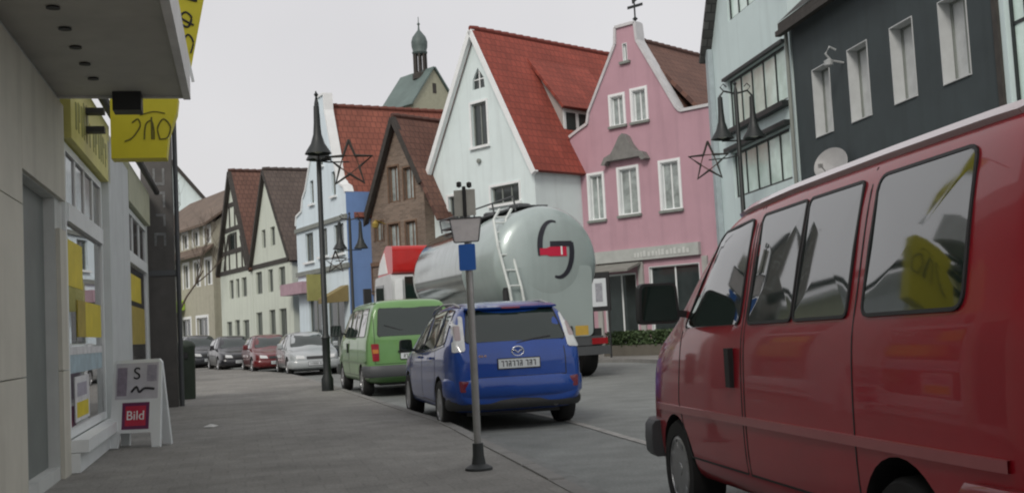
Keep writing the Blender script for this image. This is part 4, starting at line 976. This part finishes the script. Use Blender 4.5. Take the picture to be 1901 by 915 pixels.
def make_hatch(name, label, O, d, pm, sc=(1, 1, 1), dark_glass=None):
    e = empty(name, (O[0], O[1], .004), veh_rot(d), label, 'car'); e.scale = sc
    bd = Body(HATCH); AX = (.82, 3.38)
    both(lambda k: glass(bd, e, k, [(1.55, .90), (2.35, .91), (2.35, 1.36), (1.98, 1.32)], .04))
    both(lambda k: glass(bd, e, k, [(2.43, .91), (3.5, .97), (3.25, 1.31), (2.43, 1.36)], .05))
    glass(bd, e, 'B', [(-.56, .98), (.56, .98), (.50, 1.30), (-.50, 1.30)], .05, name='rear_window')
    glass(bd, e, 'F', [(-.66, .95), (.66, .95), (.53, 1.37), (-.53, 1.37)], .06, name='windscreen')
    for sx in (-1, 1):
        f = (lambda o: o) if sx > 0 else mir
        bd.patch('F', rounded(f([(.34, .55), (.62, .57), (.64, .68), (.38, .65)]), .03), .012).build('headlight', CLEARL, e)
        bd.patch('B', rounded(f([(.5, .72), (.68, .72), (.70, .86), (.52, .88)]), .03), .012).build('tail_light', REDL, e)
        mirror_part(e, sx*.78, 1.62, .98, sx, pm)
    m = MB(); bd.patch('F', rounded([(-.3, .54), (.3, .54), (.3, .63), (-.3, .63)], .02), .01, m); m.build('grille', BLACKP, e)
    bumper(e, [(-.85, .4), (-.84, .2), (-.76, .04), (-.6, -.03), (0, -.06), (.6, -.03), (.76, .04), (.84, .2), (.85, .4)], .26, .50, pm, t=.08)
    plate(e, -.09, .40, .5, front=True)
    for side in ('L', 'Rt'): k = MB(); bd.seam(side, [(1.3, .87), (1.25, .35), (2.3, .33), (2.39, .91), (2.39, .33), (3.2, .35), (3.45, .9)], .012, .002, k); k.build('door_gap', BLACKP, e)
    for y in AX:
        for sx in (-1, 1): wheel(e, sx*.745, y, .305, .19, sx, 8)
    m = MB(); m.box(-.6, .6, .4, 3.8, .15, .24); m.build('underbody', BLACKP, e)
    b = bd.cut([(y, .305) for y in AX], .355, pm); b.parent = e
make_hatch('silver_car', 'silver white car facing us just behind the tall lamp post', (-6.6, 36.3), (.33, -.944), paint('car_silver', (.38, .41, .42), .3))
make_hatch('dark_red_car', 'dark red car facing us behind the silver car', (-8.85, 40.9), (.36, -.933), paint('car_dark_red', (.13, .012, .014), .3))
make_hatch('black_car', 'black car facing us between the dark red car and the far bend', (-11.3, 45.4), (.40, -.917), paint('car_black', (.015, .016, .02), .3), (1, 1, 1.03))
make_hatch('charcoal_car', 'charcoal car with bright windscreen, farthest at the bend of the street', (-14.1, 50.8), (.48, -.877), paint('car_charcoal', (.03, .034, .04), .3), (1.02, 1, 1.12))

# ---- silo tanker
TD = Vector((-.375, .927, 0)).normalized(); TO = Vector((1.0, 25.2, .004))
tk = empty('tanker_truck', TO, veh_rot(TD), 'pale grey silo tanker lorry with red cab and swirl emblem driving away', 'truck')
# local: rear at y=0, cab towards -y
ax = lambda y, z: Matrix.Translation((0, y, z)) @ Matrix.Rotation(R(90), 4, 'X')
m = MB(); TZ = 2.72; r0 = 1.32
m.lathe([(0, -.24), (.4, -.232), (.75, -.20), (1.05, -.13), (1.24, -.02), (r0, .12), (r0, 2.2)], 48, ax(-.55, TZ)); rear = m.build('rear_tank', TANKM, tk, smooth=35)
m = MB(); m.lathe([(r0-.005, 2.204), (r0-.005, 6.3), (1.27, 6.6), (1.1, 6.9), (.75, 7.15), (.3, 7.28), (0, 7.3)], 48, ax(-.55, TZ)); m.build('front_tank', TANKS, tk, smooth=35)
for yy in (2.2,):
    m = MB(); m.lathe([(r0, -.03), (r0+.025, -.03), (r0+.025, .03), (r0, .03)], 48, ax(-.55-yy, TZ)); m.build('tank_band', TANKM, tk, smooth=35)
for yy in (1.2, 3.0, 4.8):
    m = MB(); m.lathe([(.95, 0), (.9, -.2), (.35, -.95), (.2, -1.15), (.2, -1.3)], 20, Matrix.Translation((0, -.55-yy, TZ-.75))); m.build('hopper', TANKM, tk, smooth=40)
# skirt under the rear dome
m = MB(); m.prism(rounded([(-1.0, .95), (1.0, .95), (1.05, 2.6), (-1.05, 2.6)], .15), -.72, -.35); m.build('rear_skirt', TANKM, tk, smooth=40)
# swirl emblem on the dome
def dome_y(x, z):
    r = math.hypot(x, z-TZ); tab = [(0, .24), (.4, .232), (.75, .20), (1.05, .13), (1.24, .02), (1.32, -.12)]
    return -.55+lerp_tab(tab, r)
def on_dome(path, material, name, wfun, parent, thk=.012):
    mb = MB(); n = len(path)
    for i in range(n-1):
        (xa, za), (xb, zb) = path[i], path[i+1]; d = Vector((xb-xa, zb-za)).normalized(); nn = Vector((-d.y, d.x)); wa, wb_ = wfun(i/(n-1))/2, wfun((i+1)/(n-1))/2
        q = [(xa+nn.x*wa, za+nn.y*wa), (xa-nn.x*wa, za-nn.y*wa), (xb-nn.x*wb_, zb-nn.y*wb_), (xb+nn.x*wb_, zb+nn.y*wb_)]
        mb.add([(x, dome_y(x, z)+thk, z) for x, z in q]+[(x, dome_y(x, z)-.01, z) for x, z in q], [(0, 1, 2, 3), (0, 4, 5, 1), (2, 6, 7, 3)])
    return mb.build(name, material, parent)
# viewed from behind, +x (the vehicle's left) is on the picture's left, so flip
ecx, ecz = .16, 3.0
arc = lambda cx, cz, r, a0, a1, n=22: [(-(cx+ecx+r*math.cos(R(a0+(a1-a0)*i/n))), cz+r*1.72*math.sin(R(a0+(a1-a0)*i/n))) for i in range(n+1)]
EM_D = mat('emblem_black', (.03, .03, .04), .4, var=0); EM_R = mat('emblem_red', (.55, .02, .06), .4, var=0)
on_dome(arc(-.05, ecz+.02, .37, 75, 195), EM_D, 'emblem_arc', lambda t: .03+.10*math.sin(min(1, t*1.2)*PI*.5), tk, .014)
on_dome(arc(.02, ecz-.02, .37, 15, -105), EM_D, 'emblem_arc', lambda t: .03+.10*math.sin(min(1, (1-t)*1.0+.15)*PI*.5), tk, .014)
on_dome([(-(.0+.08*i), ecz+.12) for i in range(8)], EM_D, 'emblem_bar', lambda t: .12, tk, .016)
on_dome([(-(-.27+.085*i), ecz-.06) for i in range(9)], EM_R, 'emblem_bar', lambda t: .22 if t > .25 else .16, tk, .015)
on_dome([(-(.26+.02*i), ecz-.04) for i in range(3)], WTRIM, 'emblem_bar', lambda t: .2, tk, .02)
# ladder, walkway
m = MB(); m.box(.72, 1.12, -.62, -.36, 1.0, 2.15); m.build('ladder_shade_panel', BLACKP, tk)  # dark box standing for the shade behind the lower ladder
m = MB(); LB = [(0, -.12, 1.05), (.10, -.22, 2.1), (.22, -.5, 3.1), (.16, -.85, 3.75), (-.1, -1.1, 4.02)]
for x in (.70, 1.0): m.tube([(x+a, b, c) for a, b, c in LB], .036, 6)
for i in range(10):
    t = i/10*3.6; k = int(t); f = t-k; q = Vector(LB[k]).lerp(Vector(LB[k+1]), f); m.tube([(.70+q.x, q.y, q.z), (1.0+q.x, q.y, q.z)], .024, 6)
m.build('ladder', mat('ladder_grey', (.60, .64, .62), .45), tk)
m = MB(); m.box(-.3, .45, -6.9, -1.0, TZ+r0+.03, TZ+r0+.07)
for y in (-1.2, -2.6, -4.0, -5.4, -6.8):
    m.tube([(.45, y, TZ+r0-.05), (.5, y, TZ+r0+.30)], .022, 6)
m.tube([(.5, -1.2, TZ+r0+.30), (.5, -6.8, TZ+r0+.30)], .022, 6); m.build('walkway', GREYPL, tk)
for y in (-2.0, -3.8, -5.6):
    m = MB(); m.lathe([(.26, 0), (.28, .1), (.24, .14), (0, .16)], 18, Matrix.Translation((0, y, TZ+r0+.06))); m.build('manhole', GREYPL, tk, smooth=40)
m = MB(); m.box(-.45, .45, -9.5, -.3, 1.0, 1.2); m.build('chassis', BLACKP, tk)
m = MB(); m.box(-1.25, 1.25, -.22, .0, .52, .72); m.box(-1.1, 1.1, -.18, -.04, .74, .95); rb = m.build('rear_bumper', GREYPL, tk)
for sx in (-1, 1):
    m = MB(); m.box(sx*.98-.2, sx*.98+.2, .001, .02, .76, .90); m.build('tail_light', REDL, tk)
    m = MB(); m.box(sx*.55-.16, sx*.55+.16, -.03, .0, .98, 1.2); m.build('marker_board', mat('marker_yellow', (.5, .33, .06), .6), tk)
m = MB(); m.box(-.3, .3, .001, .012, .56, .68); m.build('number_plate', PLATE, tk)
for y in (-1.1, -2.4, -3.7, -7.0, -10.7):
    for sx in (-1, 1): wheel(tk, sx*1.05, y, .5, .38, sx, 8, GREYPL)
for sx in (-1, 1):
    m = MB(); m.box(sx*1.05-.2, sx*1.05+.2, -4.35, -.45, 1.06, 1.12); m.box(sx*1.05-.2, sx*1.05+.2, -.45, -.42, .5, 1.12); m.build('mudguard', BLACKP, tk)
# cab
cb = MB(); cb.prism(rounded([(-11.75, .95), (-9.6, .95), (-9.6, 2.9), (-9.75, 3.05), (-11.45, 3.0), (-11.7, 2.2)], .12), -1.22, 1.22, 'yz'); cabo = cb.build('cab', mat('cab_lower_white', (.50, .52, .52), .4, coat=.5), tk, smooth=40)
m = MB(); m.prism(rounded([(-11.4, 3.02), (-9.65, 3.06), (-9.6, 3.9), (-10.3, 3.95), (-11.1, 3.5)], .12), -1.15, 1.15, 'yz'); m.build('wind_deflector', CABR, tk, smooth=40)
for sx in (-1, 1):
    m = MB(); m.box(sx*1.225-.01, sx*1.225+.01, -11.4, -10.5, 1.95, 2.75); m.build('cab_window', CGLASS, cabo)
    m = MB(); m.box(sx*1.0-.12, sx*1.0+.12, -9.598, -9.55, 2.0, 2.9); m.build('white_stripe', WTRIM, cabo)
    m = MB(); m.box(sx*1.45-.12, sx*1.45+.12, -11.75, -11.6, 2.0, 2.7); m.tube([(sx*1.2, -11.6, 2.6), (sx*1.45, -11.65, 2.6)], .02); m.build('wing_mirror', BLACKP, cabo)
m = MB(); m.box(-.8, .8, -9.598, -9.57, 1.6, 2.95); m.build('rear_cab_window', CGLASS, cabo)
m = MB()
m.prism([(-10.2, 3.1), (-10.5, 3.75), (-11.05, 3.45), (-11.3, 3.1)], 1.152, 1.17, 'yz'); m.build('white_panel', WTRIM, tk)

# ---------------------------------------------------------------- street furniture
def street_lamp(name, label, O, rz_, H=6.65, sc=1.0, zb=.105):
    e = empty(name, (O[0], O[1], zb), rz_, label, 'street lamp', 'iron street lamps with hanging bells'); e.scale = (sc, sc, sc)
    m = MB(); m.lathe([(.13, 0), (.13, .25), (.085, .35), (.085, 1.1), (.1, 1.13), (.064, 1.2), (.052, H), (.02, H+.15), (.05, H+.2), (0, H+.27)], 14); m.build('pole', LAMPM, e, smooth=35)
    m = MB(); m.tube([(-.42, 0, H-.12), (-.3, 0, H+.02), (0, 0, H-.05), (.3, 0, H+.02), (.42, 0, H-.12)], .025); m.build('cross_arm', LAMPM, e)
    m = MB(); m.tube([(-.42, 0, H-1.22), (.42, 0, H-1.22)], .02); m.build('tie_bar', LAMPM, e)
    for s_ in (-1, 1): m = MB(); m.tube([(s_*.3, 0, H+.02), (s_*.38, 0, H+.12), (s_*.3, 0, H+.2), (s_*.22, 0, H+.12)], .016, 6); m.build('scroll', LAMPM, e)
    for s_ in (-1, 1):
        m = MB(); m.lathe([(.02, H-.1), (.06, H-.14), (.07, H-.5), (.09, H-.75), (.15, H-.95), (.26, H-1.12), (.285, H-1.17), (.26, H-1.17), (.13, H-.99), (.0, H-.9)], 20, Matrix.Translation((s_*.40, 0, 0))); b = m.build('bell_shade', LAMPM, e, smooth=40)
        m = MB(); m.lathe([(.0, H-1.16), (.11, H-1.13), (.13, H-1.05), (.0, H-.95)], 14, Matrix.Translation((s_*.40, 0, 0))); m.build('lamp_glass', mat('lamp_lens', (.5, .5, .4), .3, var=.05), b, smooth=40)
    return e
street_lamp('street_lamp', 'tall black lamp post with bell shades between the silver car and green van', (-4.1, 23.8), R(99), H=6.22)
street_lamp('street_lamp', 'black double bell lamp in front of the white modern house', (5.72, 27.0), R(5))
street_lamp('street_lamp', 'smaller black lamp in front of the blue house', (-5.93, 40.5), R(10), H=5.7, sc=.95)
def star(name, label, c, r, rz_, arm):
    e = empty(name, c, rz_, label, 'star decoration', 'star decorations on the lamp posts')
    P = [(r*math.sin(2*PI*i/5), r*math.cos(2*PI*i/5)) for i in range(5)]
    Q = [(r*.42*math.sin(2*PI*(i+.5)/5), r*.42*math.cos(2*PI*(i+.5)/5)) for i in range(5)]
    ring = [p for i in range(5) for p in (P[i], Q[i])]
    m = MB()
    for y in (-.05, .05):
        m.tube([(a, y, b) for a, b in ring]+[(ring[0][0], y, ring[0][1])], .03, 6)
    for a, b in ring: m.tube([(a, -.05, b), (a, .05, b)], .012, 5)
    m.build('star_frame', DTRIM, e)
    m = MB()
    for i in range(5):
        m.tube([(Q[i][0], 0, Q[i][1]), (Q[(i+1) % 5][0], 0, Q[(i+1) % 5][1])], .014, 5)
    m.build('inner_ring', mat('star_garland', (.10, .05, .035), .8), e)
    m = MB(); m.tube([(0, 0, r*.42*.2), (arm*.6, 0, .05), (arm, 0, .1)], .016, 6); m.build('mounting_arm', LAMPM, e)
star('hanging_star', 'large dark star frame on the tall lamp post by the blue gable', (-3.42, 23.7, 4.95), .52, R(8), -.74)
star('hanging_star', 'dark star frame in front of the pink house on the right lamp', (4.95, 27.0, 5.05), .50, R(-10), .75)
star('hanging_star', 'small dark star frame in front of the blue house windows', (-6.5, 40.5, 3.95), .42, R(5), .55)

# sign post
sp = empty('sign_post', (-.37, 9.28, .105), R(-12), 'slender grey steel post with blue parking plate by the kerb', 'sign post')
m = MB(); m.tube([(0, 0, 0), (0, 0, 2.34)], .031, 14); m.build('pole', GALV, sp, smooth=40)
m = MB(); m.lathe([(.115, 0), (.115, .02), (.06, .05), (.048, .12), (.045, .22)], 16); m.build('base', mat('iron_base', (.035, .04, .04), .6), sp, smooth=40)
m = MB(); m.prism(rounded([(-.078, 1.70), (.078, 1.70), (.078, 1.94), (-.078, 1.94)], .015), -.052, -.046); pb = m.build('blue_plate', BLUES, sp)
m = MB(); m.box(-.05, .05, -.046, .04, 1.76, 1.78); m.box(-.05, .05, -.046, .04, 1.86, 1.88); m.build('clamp', GALV, sp)
m = MB(); m.prism(rounded([(-.115, 1.96), (.115, 1.96), (.15, 2.18), (-.15, 2.18)], .015), -.046, -.040); pl = m.build('grey_plate', mat('plate_back', (.62, .60, .60), .5, var=.12, vscale=9), sp)
m = MB(); T_ = rounded([(-.115, 1.96), (.115, 1.96), (.15, 2.18), (-.15, 2.18)], .015)
m.tube([(a, -.05, b) for a, b in T_]+[(T_[0][0], -.05, T_[0][1])], .006, 5); m.build('plate_rim', GREYPL, pl)
m = MB(); m.box(-.10, .10, -.045, -.039, 2.20, 2.44); bb = m.build('upper_plate', mat('plate_back_brown', (.42, .42, .38), .55, var=.15, vscale=8), sp)
m = MB(); m.box(-.016, .016, -.06, -.046, 2.19, 2.47); m.lathe([(0, 0), (.024, .012), (.024, .05), (0, .06)], 10, Matrix.Translation((-.045, -.05, 2.46))); m.lathe([(0, 0), (.024, .012), (.024, .05), (0, .06)], 10, Matrix.Translation((.05, -.05, 2.45))); m.build('bracket', BLACKP, sp)

for c in sp.children:
    if c.name.split('.')[0] not in ('pole', 'base'): c.location.z = .096; c.scale = (.918,)*3

# pavement sign
af = empty('pavement_sign', (-4.46, 13.05, .105), R(-6), 'white plastic A-frame newspaper sign outside the shop', 'pavement sign')
def text_obj(s_, size, name, material, parent, mtx):
    cu = bpy.data.curves.new(name, 'FONT'); cu.body = s_; cu.size = size; cu.extrude = .002; cu.align_x = 'CENTER'; cu.align_y = 'CENTER'
    o = bpy.data.objects.new(name, cu); COL.objects.link(o); bpy.context.view_layer.update()
    me = bpy.data.meshes.new_from_object(o.evaluated_get(bpy.context.evaluated_depsgraph_get())); bpy.data.objects.remove(o)
    me.materials.clear(); me.materials.append(material)
    o = bpy.data.objects.new(name, me); COL.objects.link(o); o.parent = parent; o.matrix_local = mtx; return o
TL = Matrix.Rotation(R(-10), 4, 'X')
for s_ in (-1, 1):
    tm = Matrix.Translation((0, s_*.16, 0)) @ Matrix.Rotation(R(9*s_), 4, 'X')
    m = MB(); m.prism([(-.31, 0), (-.21, 0), (-.19, .17), (.19, .17), (.21, 0), (.31, 0), (.29, .98), (.26, 1.02), (-.26, 1.02), (-.29, .98)], -.02, .02)
    m.v = [tuple(tm @ Vector(v)) for v in m.v]; pnl = m.build('panel', WTRIM, af)
    if s_ == -1:
        front = tm
        def onp(name, x0, x1, z0, z1, mt, d=.003):
            q = MB(); q.box(x0, x1, -.02-d, -.0201, z0, z1); q.v = [tuple(tm @ Vector(v)) for v in q.v]; return q.build(name, mt, pnl)
        onp('poster', -.26, .26, .56, .98, mat('poster_paper', (.55, .54, .58), .6, var=.12, vscale=5), .002)
        onp('poster_block', -.24, -.12, .60, .93, mat('poster_mauve', (.28, .24, .30), .6, var=.25, vscale=10), .004)
        onp('poster_block', .12, .24, .76, .95, mat('poster_grey', (.36, .34, .40), .6, var=.25, vscale=10), .004)
        onp('logo_border', -.165, .165, .21, .52, mat('logo_border', (.16, .03, .10), .5), .003)
        onp('logo_field', -.125, .125, .25, .48, mat('logo_red', (.55, .03, .07), .5), .006)
        text_obj('Bild', .15, 'logo_lettering', WTRIM, pnl, tm @ Matrix.Translation((0, -.028, .365)) @ Matrix.Rotation(R(90), 4, 'X'))
        text_obj('S', .2, 'poster_mark', INK, pnl, tm @ Matrix.Translation((.0, -.026, .85)) @ Matrix.Rotation(R(90), 4, 'X'))
        q = MB(); stroke_pts = smooth_line([Vector(p) for p in [(-.06, .64), (.0, .70), (.04, .64), (.1, .68), (.22, .67)]], 5)
        q.tube([(p.x, -.026, p.y) for p in stroke_pts], .014, 5); q.v = [tuple(tm @ Vector(v)) for v in q.v]; q.build('poster_mark', INK, pnl)
# bin, slim post, scrap of paper
bn = empty('litter_bin', (-7.0, 23.4, .105), R(0), 'dark green cylindrical litter bin at the far end of the shop row', 'litter bin')
m = MB(); m.lathe([(.17, 0), (.18, .05), (.19, 1.05), (.2, 1.08), (.2, 1.12), (.14, 1.2), (.0, 1.25)], 20); m.build('drum', mat('bin_green', (.035, .05, .035), .6, var=.2), bn, smooth=40)
m = MB(); m.box(-.1, .1, -.21, -.17, .85, .98); m.build('slot', BLACKP, bn)
wp = empty('slim_post', (-6.75, 21.4, .105), R(10), 'slim white post with small white plate beside the litter bin', 'post')
m = MB(); m.tube([(0, 0, 0), (0, 0, 2.0)], .04, 10); m.build('pole', WTRIM, wp)
m = MB(); m.box(-.09, .09, -.06, -.045, 1.72, 2.05); m.build('plate', PLATE, wp)
pc = MB(); pc.add([(-.09, -.05, .012), (.06, -.07, .004), (.1, .04, .018), (-.05, .07, .006), (0, 0, .045)], [(0, 1, 4), (1, 2, 4), (2, 3, 4), (3, 0, 4)])
po = pc.build('paper_scrap', mat('paper', (.6, .6, .58), .7)); po.location = (-4.28, 15.35, .108); tag(po, 'scrap of white paper lying on the pavement', 'paper')
# hedge box and board by the pink shop
hg = empty('hedge_planter', (4.05, 36.4, .105), R(-42), 'clipped green hedge trough in front of the pink house shop', 'planter')
m = MB(); m.box(-1.3, 1.3, -.3, .3, 0, .35); m.build('trough', mat('trough', (.12, .11, .09), .8), hg)
m = MB(); rr = random.Random(5)
for i in range(2600):
    x, y, z = rr.uniform(-1.28, 1.28), rr.uniform(-.34, .34), rr.uniform(.33, .8)
    a = Vector((rr.uniform(-1, 1), rr.uniform(-1, 1), rr.uniform(-1, 1))).normalized()*.05; b = Vector((rr.uniform(-1, 1), rr.uniform(-1, 1), rr.uniform(-1, 1))).normalized()*.05
    c_ = Vector((x, y, z)); m.add([c_-a, c_+b, c_+a, c_-b], [(0, 1, 2, 3)])
m.build('foliage', HEDGE, hg, fix=False)
bo = empty('notice_board', (2.75, 35.7, .105), R(-35), 'dark framed white notice board standing right of the tanker', 'notice board')
m = MB(); m.box(-.38, .38, -.03, .03, 1.5, 2.75); fr = m.build('frame', BLACKP, bo)
m = MB(); m.box(-.27, .27, -.04, -.031, 1.65, 2.55); m.build('notice', PLATE, bo)
m = MB(); m.box(-.13, .13, -.045, -.041, 1.8, 2.4); m.build('notice_print', mat('print_grey', (.3, .31, .34), .7, var=.3, vscale=12), bo)
m = MB(); m.tube([(-.3, 0, 0), (-.3, 0, 1.5)], .035); m.build('leg', BLACKP, bo); m = MB(); m.tube([(.3, 0, 0), (.3, 0, 1.5)], .035); m.build('leg', BLACKP, bo)

# bare tree far left
tr = empty('bare_tree', (-18.2, 58.5, .1), 0, 'leafless tree at the far left bend in front of the brown roofs', 'tree')
rr = random.Random(11); m = MB(); tw = MB()
def grow(mb, p, d, L, r, lev):
    pts = [p]; rs = [r]
    for i in range(4):
        d = (d+Vector((rr.uniform(-.18, .18), rr.uniform(-.18, .18), rr.uniform(-.05, .14)))).normalized(); p = p+d*L/4; pts.append(p); rs.append(r*(1-.12*(i+1)))
    (m if lev < 2 else tw).tube(pts, rs, 6 if lev < 2 else 4)
    if lev >= 5: return
    for k in range(3 if lev < 4 else 2):
        q = pts[rr.randrange(2, 5)]; a = rr.uniform(0, 2*PI); nd = (d+Vector((math.cos(a), math.sin(a), rr.uniform(-.1, .5)))*rr.uniform(.5, .95)).normalized()
        grow(mb, q, nd, L*rr.uniform(.58, .76), r*.52, lev+1)
grow(m, Vector((0, 0, 0)), Vector((0, 0, 1)), 4.4, .14, 0)
m.build('trunk', BARK, tr); tw.build('crown', BARK, tr, fix=False)
